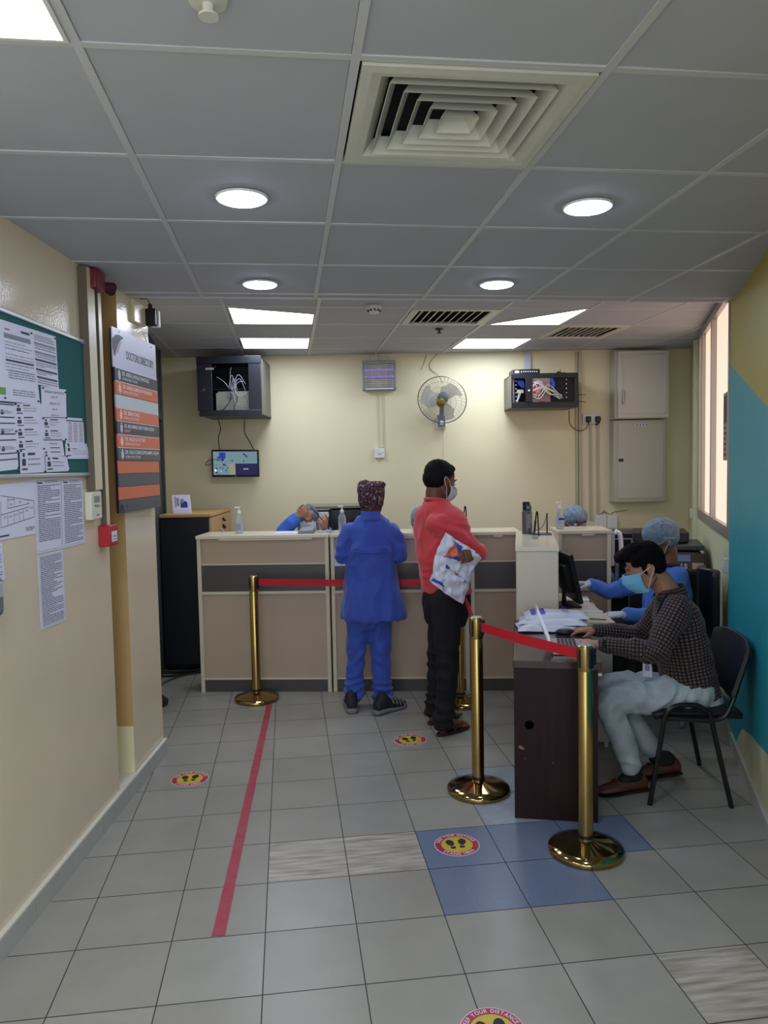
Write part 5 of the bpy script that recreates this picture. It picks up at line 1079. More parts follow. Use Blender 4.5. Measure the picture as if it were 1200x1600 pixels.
def hand(mb, w, d, up, thumb, curl=(.3, .4, .3), s=1.0, spread=.06, tcurl=.4, r=1.0):
    d = Vector(d).normalized(); up = Vector(up); up = (up-d*up.dot(d)).normalized(); y = up.cross(d)*thumb; w = Vector(w)   # y: towards the thumb
    P = lambda a, b_, c: w+(d*a+y*b_+up*c)*s
    rings = []
    for a, hw, hd in ((-.02, .025, .019), (.01, .027, .018), (.035, .037, .017), (.065, .042, .015), (.088, .040, .012), (.097, .034, .008)):
        rings.append([P(a, hw*math.cos(t), hd*math.sin(t)) for t in [2*math.pi*k/16 for k in range(16)]])
    mb.loft(rings)
    for k, (y0, L) in enumerate(((.030, .070), (.010, .078), (-.011, .072), (-.030, .056))):
        c = curl[k] if isinstance(curl[0], (tuple, list)) else curl; p = P(.082 if k < 3 else .076, y0, -.001); ang = 0; a_y = spread*(1.5-k); pts = [p]; rr = [.0098*s*r]
        for q, (ln, cc) in enumerate(zip((L*.44, L*.30, L*.26), c)):
            ang += cc; p = p+((d*math.cos(a_y)+y*math.sin(a_y))*math.cos(ang)-up*math.sin(ang))*ln*s; pts.append(p); rr.append((.0088, .0080, .0066)[q]*s*r)
        mb.tube(pts, rr, 10); 
        for p_, r_ in zip(pts, rr): mb.ell(p_, (r_*1.03,)*3, 0, None, 10, 8)
    p = P(.018, .024, -.006); pts = [p]; dr = (d*.72+y*.66-up*.25).normalized()
    for ln, a in zip((.042, .034, .028), (0, tcurl, tcurl)):
        dr = (dr*math.cos(a)+(d*.8-y*.5-up*.35).normalized()*math.sin(a)).normalized(); p = p+dr*ln*s; pts.append(p)
    rr = [.015*s, .0115*s*r, .0098*s*r, .0078*s*r]; mb.tube(pts, rr, 10)
    for p_, r_ in zip(pts, rr): mb.ell(p_, (r_*1.02,)*3, 0, None, 10, 8)
def mask(root, M, m_face, nz=-.022, sc=1.0, straps=True, bottom=-.105):
    g = []
    for i in range(15):
        t = i/14; z = nz+.012-(nz+.012-bottom)*t; row = []
        for j in range(21):
            s_ = (j/20-.5)*2; w = .066*(1-.12*abs(t-.4)); bul = .130-.012*abs(t*2-.7)-.026*max(0, t-.62)/.38 - (.0 if t > .1 else .006)
            x = .018+(bul-.018)*math.sqrt(max(0, 1-abs(s_)**2.0*.88))-.012*abs(s_); y = w*s_*(1.0 if abs(s_) < 1 else 1)
            x += .0018*math.sin(t*math.pi*6)*(1-abs(s_)**4); zz = z+.010*(1-abs(s_))*(1-t)*(1 if abs(s_) < .25 else .6)+.012*s_*s_*(.4-t)*.5
            row.append(M @ Vector((x*sc, y*sc, zz)))
        g.append(row)
    b = MB(); b.sheet(g, .003); o = obj('face_mask', b, m_face, root, ang=80)
    if straps:
        for s, j in ((1, 20), (-1, 0)):
            b = MB(); e = M @ Vector((-.026, .086*s, .022)); e2 = M @ Vector((-.022, .088*s, -.012)); m1 = M @ Vector((.0, .0885*s, .012)); b.tube([g[1][j], m1, e], .0016, 6); b.tube([g[13][j], M @ Vector((.0, .082*s, -.035)), e2], .0016, 6); b.tube([e, M @ Vector((-.03, .087*s, .005)), e2], .0016, 6); obj('mask_strap', b, mat('white_elastic', 'dcd8d4', .6), o)
    return o
m_net = mat('blue_grey_hair_net', '6c7f94', .7, alpha=.86, col2='8a9cac', vs=60, stretch=(1, 1, 2), bump=.3, bs=90)
def net(root, M, vox=.006, big=1.0, low=0):
    mb = MB(); mb.ell((-.022, 0, .052), (.112*big, .090*big, .086*big), 0, M, 24, 16); mb.ell((-.05, 0, .012+low), (.076*big, .088*big, .066*big), 0, M, 20, 14)
    me = wrinkle(fuse(mb, vox, 3), .0035, 26, (), (1, 1, .4), 3); o = obj('hair_net', me, m_net, root, ang=80)
    b = MB(); pts = []
    for k in range(41):
        a = 2*math.pi*k/40; pts.append(M @ Vector((-.02+.104*big*math.cos(a), .087*big*math.sin(a), .022+.034*math.cos(a)+low*.5)))
    b.tube(pts, .004, 6); obj('net_band', b, mat('net_band', '9aa8b4', .7), o); return o
def skin(name, c): return mat(name, c, .45, var=.10, vs=14, bump=.05, bs=120, spec=.35)
def shoe_last(mb, heel, d, L=.27, w=.045, h=.06, zt=.0, up=Vector((0, 0, 1)), ank=.085):
    d = Vector(d).normalized(); s = up.cross(d); rings = []
    for t, ww, hh, b_ in ((0, .55, .75, .0), (.06, .74, 1.05, 0), (.2, .80, 1.15, 0), (.35, .80, 1.05, 0), (.5, .88, .82, 0), (.68, 1.0, .66, 0), (.84, .92, .52, 0), (.94, .70, .42, .0), (1, .34, .30, .004)):
        c = heel+d*L*t; rings.append([c+s*(w*ww*math.cos(a))+up*(zt+b_+h*hh*.5*(1+math.sin(a)*.999)) for a in [2*math.pi*k/18 for k in range(18)]])
    mb.loft(rings)
class Pos:                                   # positions read on vertical planes through the body
    def __init__(s, a, d): s.f = Frame(a, (a[0]+d[0], a[1]+d[1]))
    def __call__(s, px, py, off=0): u, z = s.f.uz(px, py, off); return s.f.w(u, z, off)
def person(label, loc): return thing('person', label, 'person', loc)
def put(o, root): o.location = -Vector(root.location); return o
def pobj(name, me, m, root, ang=80, **k): o = obj(name, me, m, root, ang=ang, **k); o.location = -Vector(root.location); return o
_obj0 = obj
# ---------- standing person in a blue work suit, seen from behind
Fb = Vector((.10, .995, 0)).normalized(); Lb = Vector((-Fb.y, Fb.x, 0)); A = Vector((.515, 5.24, 0)); B_ = Pos((A.x, A.y), (Fb.y, -Fb.x)); Z = Vector((0, 0, 1))
class Shift:                                  # children are modelled in world metres, then hung under the person's root
    def __init__(s, root): s.r = root; s.n = []
    def __enter__(s): s.before = set(bpy.data.objects); return s
    def __exit__(s, *a):
        for o in bpy.data.objects:
            if o not in s.before and o.parent == s.r: o.location = o.location-Vector(s.r.location)
r1 = person('person in a blue work suit and patterned cap, standing with back to the viewer', A)
sk = skin('skin_dark', '4a2e24')
with Shift(r1):
    sh = {s: B_(580-31*s, 828) for s in (1, -1)}; el = {1: B_(537, 868, .0), -1: B_(622, 868, 0)}; wr = {1: B_(572, 872, .22), -1: B_(590, 876, .26)}
    hp = {1: B_(561, 962), -1: B_(596, 962)}; kn = {1: B_(557, 1030, .02), -1: B_(596, 1034, .02)}; an = {1: B_(552, 1096, -.03), -1: B_(597, 1100, .02)}
    hc = B_(580, 781, .035); Mh = Matrix.Translation(hc) @ basis(Fb, 14)
    b = MB(); head_mesh(b, Mh); limb(b, [Mh @ Vector((-.025, 0, -.04)), B_(579, 800, -.0), B_(579, 818, -.02)], [.056, .056, .064])
    torso(b, [(B_(579, 815), Lb*.10, Fb*.07), (B_(579, 850), Lb*.15, Fb*.10), (B_(579, 900), Lb*.13, Fb*.09), (B_(579, 955), Lb*.15, Fb*.10), (B_(579, 975), Lb*.12, Fb*.09)])
    for s in (1, -1):
        limb(b, [sh[s], el[s]+Lb*s*-.012, wr[s]], [.040, .030, .024]); limb(b, [hp[s], kn[s], an[s]], [.07, .05, .035])
        hand(b, wr[s], (Lb*-s*.9+Fb*.2), Fb, s, (.5, .5, .4), 1.0)
    hl = {1: Vector(fl(550, 1114)), -1: Vector(fl(590, 1117))}; fd = {1: Vector((.02, 1, 0)), -1: Vector((.80, .60, 0)).normalized()}
    for s in (1, -1): limb(b, [an[s], hl[s]+fd[s]*.05+Z*.06, hl[s]+fd[s]*.15+Z*.042], [.034, .027, .022])
    obj('body', fuse(b, .006, 3), sk, r1, ang=80)
    m_bl = mat('royal_blue_cotton', '3450ae', .75, var=.12, vs=9, bump=.12, bs=250, sheen=.2)
    b = MB()
    S = lambda y, x0, x1, dp, off=0: (B_((x0+x1)/2, y, off), Lb*((B_(x0, y)-B_(x1, y)).length/2), Fb*dp)
    torso(b, [S(805, 562, 597, .068), S(814, 553, 606, .090), S(826, 546, 613, .11), S(845, 544, 615, .125), S(880, 541, 617, .13), S(915, 538, 622, .135), S(940, 535, 629, .15), S(957, 533, 634, .16), S(966, 534, 634, .155)])
    for s in (1, -1):
        e2 = el[s]+Fb*-.01; limb(b, [sh[s]+Z*-.01, sh[s].lerp(el[s], .5)+Lb*.012*s, e2+Lb*.006*s, e2+Fb*.09-Lb*.035*s-Z*.01, wr[s]], [.062, .058, .054, .052, .045])
    limb(b, [B_(568, 806, -.035), B_(579, 808, -.06), B_(591, 806, -.035)], [.018]*3)
    me = fuse(b, .008, 7); cr = [(el[s], .10, Z, 110, .004) for s in (1, -1)]+[(B_(579, 858, -.1), .16, Z, 60, .002)]+[(B_(553 if s > 0 else 607, 860, -.06), .10, (Z+Lb*s*.8).normalized(), 90, .004) for s in (1, -1)]
    j = obj('jacket', wrinkle(me, .0055, 8, cr, (1.5, 1.5, .6)), m_bl, r1, ang=80)
    b = MB(); g = []
    for i in range(9):
        x = 564+30*i/8; row = []; off = -.072-.030*math.sin(math.pi*i/8)
        for q in range(4): row.append(B_(x, 798+13*q/3+1.5*math.sin(math.pi*i/8), off+.004*q*-1))
        g.append(row)
    b.sheet(g, .006); obj('collar', b, m_bl, j, ang=80)
    b = MB(); b.tube(smooth_path([B_(545, 861, -.128), B_(579, 863.5, -.141), B_(612, 862, -.128)], 8), .0035, 6); obj('yoke_seam', b, m_bl, j)
    b = MB(); torso(b, [(B_(579, 930), Lb*.15, Fb*.11), (B_(578, 968), Lb*.145, Fb*.115), (B_(577, 980), Lb*.10, Fb*.09)])
    limb(b, [B_(560, 970), B_(556, 1030, .01), B_(554, 1062, .0), B_(554, 1082, -.02)], [.080, .068, .062, .073]); limb(b, [B_(594, 970), B_(595, 1032, .01), B_(597, 1070, .01), B_(598, 1093, .0)], [.082, .070, .066, .078])
    cr = [(B_(554, 1078, -.05), .11, Z, 120, .009), (B_(598, 1088, -.03), .12, Z, 115, .010), (B_(556, 1030, -.05), .12, (Z+Lb*.5).normalized(), 70, .005), (B_(595, 1035, -.05), .12, (Z-Lb*.5).normalized(), 70, .005), (B_(578, 985, -.08), .10, (Z*.6+Lb).normalized(), 80, .004)]
    obj('trousers', wrinkle(fuse(b, .009, 3), .003, 10, cr, (1.3, 1.3, .7), 4), m_bl, r1, ang=80)
    # cap
    b = MB(); C_ = Mh @ Vector((-.012, 0, .06)); 
    torso(b, [(C_+Z*(-.105), Lb*.076, Fb*.090), (C_+Z*(-.06), Lb*.086, Fb*.102), (C_+Z*.0, Lb*.092, Fb*.104), (C_+Z*.04, Lb*.090, Fb*.096), (C_+Z*.062, Lb*.064, Fb*.07)], 28, 2.6)
    b.ell(C_+Lb*-.066+Z*.040-Fb*.03, (.034, .05, .024)); b.ell(C_+Lb*.045+Z*.050-Fb*.02, (.044, .05, .024))
    m_cap = mat('maroon_print_cotton', '6b2430', .8)
    nt = m_cap.node_tree; bs = nt.nodes['Principled BSDF']; tc = nt.nodes.new('ShaderNodeTexCoord'); 
    wv = nt.nodes.new('ShaderNodeTexWave'); wv.inputs['Scale'].default_value = 14; wv.inputs['Distortion'].default_value = 3; wv.inputs['Detail Scale'].default_value = 3; nt.links.new(tc.outputs['Object'], wv.inputs['Vector'])
    vo = nt.nodes.new('ShaderNodeTexVoronoi'); vo.inputs['Scale'].default_value = 70; nt.links.new(tc.outputs['Object'], vo.inputs['Vector'])
    r1_ = nt.nodes.new('ShaderNodeValToRGB'); r1_.color_ramp.interpolation = 'CONSTANT'; e = r1_.color_ramp.elements; e[0].color = lin('201c22'); e[1].position = .40; e[1].color = lin('701f2e'); x = e.new(.75); x.color = lin('3a2c34')
    nt.links.new(wv.outputs['Fac'], r1_.inputs['Fac'])
    mt = nt.nodes.new('ShaderNodeMath'); mt.operation = 'GREATER_THAN'; mt.inputs[1].default_value = .72; nt.links.new(vo.outputs['Distance'], mt.inputs[0])
    mx = nt.nodes.new('ShaderNodeMix'); mx.data_type = 'RGBA'; nt.links.new(mt.outputs[0], mx.inputs['Factor']); nt.links.new(r1_.outputs['Color'], mx.inputs['A']); mx.inputs['B'].default_value = lin('8f8a90'); nt.links.new(mx.outputs['Result'], bs.inputs['Base Color'])
    obj('cap', wrinkle(fuse(b, .006, 4), .004, 20, (), (1, 1, .5), 2), m_cap, r1, ang=80)
    m_sole = mat('grey_rubber_sole', '6f7276', .6); m_shb = mat('black_suede', '1c1d22', .7)
    for s in (1, -1):
        b = MB(); shoe_last(b, hl[s]-fd[s]*.02, fd[s], .285, .048, .085, .012); limb(b, [hl[s]+fd[s]*.05+Z*.06, hl[s]+fd[s]*.045+Z*.105], [.042, .044]); so = obj('shoe', fuse(b, .007, 3), m_shb, r1, ang=80)
        b = MB(); shoe_last(b, hl[s]-fd[s]*.03, fd[s], .305, .055, .042, 0); b2 = fuse(b, .006, 2); obj('sole', b2, m_sole, so, ang=80).location = Vector(so.location)
        for k in range(4):
            b = MB(); sd = Z.cross(fd[s]); c = hl[s]+fd[s]*(.11+.035*k)+Z*(.098-.013*k); b.tube(smooth_path([c-sd*.05-Z*.035, c-sd*.03-Z*.004, c+Z*.006, c+sd*.03-Z*.004, c+sd*.05-Z*.035], 4), .005, 6); obj('shoe_strap', b, m_sole, so)
# ---------- standing person in a red shirt, arms folded over a plastic bag
Fr = Vector((.866, .50, 0)); Lr = Vector((-Fr.y, Fr.x, 0)); Z = Vector((0, 0, 1))
hN = Vector(fl(687, 1150)); hF = Vector(fl(673, 1132)); A = (hN+hF)/2; Q = Pos((A.x, A.y), (Fr.x, Fr.y))
r2 = person('person in a red long sleeved shirt and black trousers holding a white plastic bag', A)
sk = skin('skin_brown', '6b4634')
with Shift(r2):
    Fh = Vector((.93, .36, 0)).normalized(); Mh = Matrix.Translation(Q(688, 752, 0)) @ basis(Fh, 16) @ Matrix.Scale(1.06, 4)
    shN, elN = Q(699, 818, -.175), Q(746, 862, -.21); shF, elF = Q(690, 808, .17), Q(722, 868, .20)
    wN = Q(738, 868, .02)+Fr*.02; wF = Q(740, 866, -.245)
    hipN, hipF = Q(697, 935, -.09), Q(695, 935, .09); knN, knF = Q(699, 1040, -.11), Q(684, 1035, .10); anN, anF = hN+Fr*.05+Z*.09, hF+Fr*.05+Z*.09
    b = MB(); head_mesh(b, Mh); limb(b, [Mh @ Vector((-.02, 0, -.03)), Mh @ Vector((-.022, 0, -.09)), Q(683, 797)], [.056, .054, .060])
    torso(b, [(Q(684, 805), Lr*.13, Fr*.08), (Q(689, 840), Lr*.16, Fr*.10), (Q(692, 890), Lr*.14, Fr*.10), (Q(696, 940), Lr*.15, Fr*.11), (Q(696, 960), Lr*.12, Fr*.1)])
    limb(b, [shN+Lr*.10, shN.lerp(elN, .4)+Lr*.03, elN, wN], [.038, .036, .032, .028]); limb(b, [shF, elF, wF], [.048, .038, .028]); limb(b, [hipN, knN, anN], [.062, .042, .036]); limb(b, [hipF, knF, anF], [.062, .042, .036])
    hand(b, wF, (Q(722, 870, -.29)-wF), (-Lr+Z*.35+Fr*.3), -1, ((.5, .6, .5),)*4, 1.0, .05); hand(b, wN, (Lr*.8-Fr*.2), Fr, -1, (.4, .4, .3), 1.0)
    for h_ in (hN, hF):
        d = Fr; limb(b, [h_+d*.05+Z*.09, h_+d*.025+Z*.04], [.038, .034]); limb(b, [h_+d*.06+Z*.075, h_+d*.12+Z*.048, h_+d*.19+Z*.032], [.036, .032, .026])
        for k, (o, L) in enumerate(((.030, .052), (.012, .046), (-.003, .042), (-.017, .038), (-.03, .030))):
            sd = Lr*(1 if h_ is hN else -1); limb(b, [h_+d*.185+sd*o+Z*.028, h_+d*(.195+L)+sd*o+Z*.022], [.012 if k == 0 else .009, .010 if k == 0 else .007], 8, 3)
    obj('body', fuse(b, .005, 3), sk, r2, ang=80)
    obj('hair', hair_mesh(Mh, 'short'), mat('black_hair', '0b0909', .75, spec=.2, bump=.4, bs=220, stretch=(1, 1, .2)), r2, ang=80)
    b = MB(); b.ell((.06, .0, -.09), (.03, .048, .028), 0, Mh)
    eyes(r2, Mh)
    mask(r2, Mh, mat('white_grey_mask', 'b9bcc6', .7), -.03)
    m_red = mat('coral_red_jersey', 'd23c44', .75, var=.10, vs=12, sheen=.25, bump=.06, bs=300)
    b = MB(); T = lambda x, y, w, d, o=0: (Q(x, y, o), Lr*w, Fr*d)
    torso(b, [T(681, 781, .075, .068), T(682, 789, .105, .082), T(685, 797, .165, .10), T(688, 808, .210, .115), T(690, 825, .222, .125), T(690, 842, .210, .130), T(690, 870, .185, .126), T(693, 900, .168, .124), T(697, 918, .172, .130), T(698, 926, .170, .132)])
    limb(b, [shN+Lr*.10-Z*.01-Fr*.01, shN.lerp(elN, .3)+Lr*.035, shN.lerp(elN, .6)+Lr*.004, elN-Lr*.004, elN.lerp(wN, .5)+Z*.005, wN], [.066, .066, .062, .056, .050, .046]); limb(b, [Q(685, 806, -.05), shN+Lr*.06], [.050, .058]); limb(b, [shF, elF, wF-(wF-elF).normalized()*.02], [.070, .055, .038])
    cr = [(shN.lerp(elN, .45), .14, (Z+Fr*.6).normalized(), 85, .0035), (elN, .09, (Fr-Z*.6).normalized(), 100, .004), (Q(690, 850, -.15), .16, (Z*.9+Fr*.5).normalized(), 70, .004), (Q(668, 905, -.05), .14, Z, 95, .005), (Q(690, 925), .2, Z, 60, .002)]
    sh_ = obj('shirt', wrinkle(fuse(b, .0075, 14), .003, 9, cr, (1.2, 1.2, .8), 7), m_red, r2, ang=80)
    b = MB(); pts = []; cn = Q(681.5, 781, 0)
    for k in range(33): a = 2*math.pi*k/32; pts.append(cn+Lr*.072*math.cos(a)+Fr*.070*math.sin(a)-Z*.010*math.sin(a))
    b.tube(pts, .010, 8); obj('collar', b, m_red, sh_)
    b = MB(); T = lambda x, y, w, d, o=0: (Q(x, y, o), Lr*w, Fr*d)
    torso(b, [T(697, 915, .160, .118), T(697, 935, .168, .128), T(697, 960, .155, .125), T(697, 975, .13, .11)])
    limb(b, [hipN+Z*-.02, knN.lerp(hipN, .5), knN, knN.lerp(anN, .5), anN-Fr*.02-Z*.005], [.094, .086, .070, .062, .066]); limb(b, [hipF+Z*-.02, knF.lerp(hipF, .5), knF, knF.lerp(anF, .5), anF-Fr*.02-Z*.0], [.094, .086, .068, .060, .064])
    cr = [(knN, .16, (Z+Fr*.4).normalized(), 80, .005), (knF, .16, (Z-Fr*.4).normalized(), 80, .005), (anN+Z*.04, .13, Z, 105, .007), (anF+Z*.04, .13, Z, 105, .007), (Q(705, 960, -.1), .13, (Z+Fr).normalized(), 75, .004)]
    m_blk = mat('black_denim', '0d0c11', .85, var=.2, vs=10); tr = obj('trousers', wrinkle(fuse(b, .008, 3), .003, 10, cr, (1.3, 1.3, .7), 2), m_blk, r2, ang=80)
    m_san = mat('dark_brown_leather', '2a1c1a', .5)
    for h_ in (hN, hF):
        sd = Lr*(1 if h_ is hN else -1); P = []
        for k in range(32):
            a = 2*math.pi*k/32; u = .5+.5*math.cos(a); w = .036+.014*u; P.append(h_+Fr*(-.025+.275*u)+sd*(w*math.sin(a)))
        b = MB(); b.add([p+Z*.001 for p in P]+[p+Z*.018 for p in P], [tuple(range(32))[::-1], tuple(range(32, 64))]+[(k, (k+1) % 32, 32+(k+1) % 32, 32+k) for k in range(32)]); so = obj('sandal', b, m_san, r2, .002)
        for e in (1, -1): b = MB(); g = [[c-Fr*.012, c+Fr*.012] for c in smooth_path([h_+Fr*.085+sd*.046*e+Z*.02, h_+Fr*.115+sd*.038*e+Z*.055, h_+Fr*.155+sd*.022*e+Z*.058, h_+Fr*.195+sd*.018+Z*.030], 5)]; b.sheet(g, .004); obj('sandal_strap', b, m_san, so, ang=80)
# the bag hugged under the arm, a crumpled sheet with depth of its own
Bn = Frame((A.x, A.y), (A.x+.94, A.y+.34-.12)); 
def bagpt(x, y, off): u, z = Bn.uz(x, y, off); return Bn.w(u, z, off)
outl = [[(697, 832), (711, 842), (728, 852), (744, 862), (752, 872)], [(684, 856), (702, 862), (720, 868), (738, 876), (747, 880)], [(678, 878), (694, 884), (712, 892), (728, 896), (738, 892)], [(676, 895), (690, 904), (706, 914), (722, 918), (734, 912)], [(672, 908), (684, 918), (697, 928), (711, 937), (723, 944)]]
def bil(G, s, t):
    s *= len(G)-1; t *= len(G[0])-1; i, j = min(int(s), len(G)-2), min(int(t), len(G[0])-2); a, b_ = s-i, t-j
    return tuple((G[i][j][k]*(1-b_)+G[i][j+1][k]*b_)*(1-a)+(G[i+1][j][k]*(1-b_)+G[i+1][j+1][k]*b_)*a for k in (0, 1))
c0 = bagpt(710, 890, -.25); t = thing('plastic_bag', 'white plastic carrier bag with orange and blue print under the red shirted arm', 'bag', c0)
NB = 40; base = -.212; g1 = []; g2 = []
for i in range(NB+1):
    ra, rb = [], []
    for j in range(NB+1):
        s_, t_ = i/NB, j/NB; x, y = bil(outl, s_, t_); p = bagpt(x, y, base-.012*math.sin(math.pi*t_)); e = 4*s_*(1-s_)*4*t_*(1-t_); e = min(1, e*3)
        n = noise.noise(Vector((x*.11, y*.08, 1))); n2 = noise.noise(Vector((x*.25+9, y*.12, 5))); w = Bn.n*(.016*n+.008*n2)
        ra.append(p-Bn.n*(.010*e)+w-c0); rb.append(p+Bn.n*(.014*e)+w-c0)
    g1.append(ra); g2.append(rb)
b = MB(); b.sheet(g1, .001); b.sheet(g2, .001); bo = obj('bag_film', b, m_bag, t, ang=80)
def bagprint(poly, mi, b, N=10):   # polygons in the bag's own s,t square, draped on its front
    P = [(s_*NB, t_*NB) for s_, t_ in poly]
    def at(s_, t_):
        i, j = min(int(s_), NB-1), min(int(t_), NB-1); a, c = s_-i, t_-j; return (g1[i][j]*(1-c)+g1[i][j+1]*c)*(1-a)+(g1[i+1][j]*(1-c)+g1[i+1][j+1]*c)*a-Bn.n*.0016
    def inside(x, y):
        r_ = False
        for k in range(len(P)):
            (x1, y1), (x2, y2) = P[k], P[k-1]
            if (y1 > y) != (y2 > y) and x < (x2-x1)*(y-y1)/(y2-y1)+x1: r_ = not r_
        return r_
    st = .5; x = min(p[0] for p in P)
    while x < max(p[0] for p in P):
        y = min(p[1] for p in P)
        while y < max(p[1] for p in P):
            if inside(x+st/2, y+st/2): b.quad(at(x, y), at(x+st, y), at(x+st, y+st), at(x, y+st), mi)
            y += st
        x += st
def inv(px_, py_):                                # nearest grid point of the bag for a place in the photo
    best = min(((bil(outl, i/30, j/30)[0]-px_)**2+(bil(outl, i/30, j/30)[1]-py_)**2, i/30, j/30) for i in range(31) for j in range(31)); return best[1], best[2]
b = MB()
for poly, mi in (([(692, 870), (709, 847), (714, 860), (716, 868)], 1), ([(709, 845), (722, 853), (716, 862), (722, 868), (720, 874), (714, 868), (713, 858)], 0), ([(691, 871), (716, 867), (724, 874), (716, 874)], 3), ([(677, 903), (692, 911), (691, 916), (675, 907)], 0), ([(690, 912), (694, 914), (692, 917), (688, 915)], 2), ([(696, 882), (703, 888), (699, 888), (704, 891), (695, 886)], 0)):
    bagprint([inv(*p) for p in poly], mi, b)
cA, cB = bagpt(704, 893, base), bagpt(723, 908, base)
dx = (cB-cA).normalized(); nn = -Bn.n; up_ = nn.cross(dx).normalized()
Mtx = Matrix(((dx.x, up_.x, nn.x, 0), (dx.y, up_.y, nn.y, 0), (dx.z, up_.z, nn.z, 0), (0, 0, 0, 1)))
def btxt(s, px_, py_, size, mi, off=.026): p = bagpt(px_, py_, base)-c0-Bn.n*off; b.text(s, size, Matrix.Translation(p) @ Mtx, mi, bold=.01)
btxt('HEALTH', 716.5, 902, .027, 0); btxt('ASTER', 706.5, 893.5, .020, 1)
obj('bag_print', b, [m_bagb, m_bago, mat('bag_red_print', '8c3a40', .4), mat('bag_purple_print', '4a3a9c', .4)], bo)

# ---------- seated person in a checked shirt
Fc = Vector((-.97, .243, 0)).normalized(); Lc = Vector((-Fc.y, Fc.x, 0)); a0 = CHN.w(.06, 0, .265); K = Pos((a0.x, a0.y), (-Fc.x, -Fc.y)); Rc = -Lc
r3 = person('seated person in a brown checked shirt and blue mask typing on a laptop', (a0.x, a0.y, 0))
sk = skin('skin_tan', 'a2745c')
def check_mat():
    m = mat('brown_black_check_cotton', '3a2a28', .9, sheen=.1); nt = m.node_tree; bs = nt.nodes['Principled BSDF']
    at = nt.nodes.new('ShaderNodeAttribute'); at.attribute_name = 'cloth'; sp = nt.nodes.new('ShaderNodeSeparateXYZ'); nt.links.new(at.outputs['Vector'], sp.inputs[0]); out = []
    for ax in ('X', 'Y'):
        f = nt.nodes.new('ShaderNodeMath'); f.operation = 'FRACT'; nt.links.new(sp.outputs[ax], f.inputs[0]); g = nt.nodes.new('ShaderNodeMath'); g.operation = 'GREATER_THAN'; g.inputs[1].default_value = .5; nt.links.new(f.outputs[0], g.inputs[0]); out.append(g)
    s = nt.nodes.new('ShaderNodeMath'); s.operation = 'ADD'; nt.links.new(out[0].outputs[0], s.inputs[0]); nt.links.new(out[1].outputs[0], s.inputs[1]); h = nt.nodes.new('ShaderNodeMath'); h.operation = 'MULTIPLY'; h.inputs[1].default_value = .5; nt.links.new(s.outputs[0], h.inputs[0])
    r = nt.nodes.new('ShaderNodeValToRGB'); r.color_ramp.interpolation = 'CONSTANT'; e = r.color_ramp.elements; e[0].color = lin('120f14'); e[1].position = .3; e[1].color = lin('2a2022'); x = e.new(.8); x.color = lin('6e5650'); nt.links.new(h.outputs[0], r.inputs['Fac']); nt.links.new(r.outputs['Color'], bs.inputs['Base Color']); return m
def cloth_coords(me, bones, size):
    n = len(me.vertices); co = [0.0]*3*n; me.vertices.foreach_get('co', co); out = [0.0]*3*n; B2 = []
    for a, b_, ref, rad, o in bones: d = (b_-a); L = d.length; d.normalize(); x = (ref-d*ref.dot(d)).normalized(); B2.append((a, d, L, x, d.cross(x), rad, o))
    for i in range(n):
        p = Vector(co[3*i:3*i+3]); best = None
        for a, d, L, x, y, rad, o in B2:
            e = p-a; t = e.dot(d); tc = min(max(t, 0), L); q = (p-(a+d*tc)).length/rad
            if best is None or q < best[0]: best = (q, (t+o)/size, round(2*math.pi*rad*.95/size)*math.atan2(e.dot(y), e.dot(x))/(2*math.pi))
        out[3*i] = best[1]; out[3*i+1] = best[2]
    at = me.attributes.new('cloth', 'FLOAT_VECTOR', 'POINT'); at.data.foreach_set('vector', out)
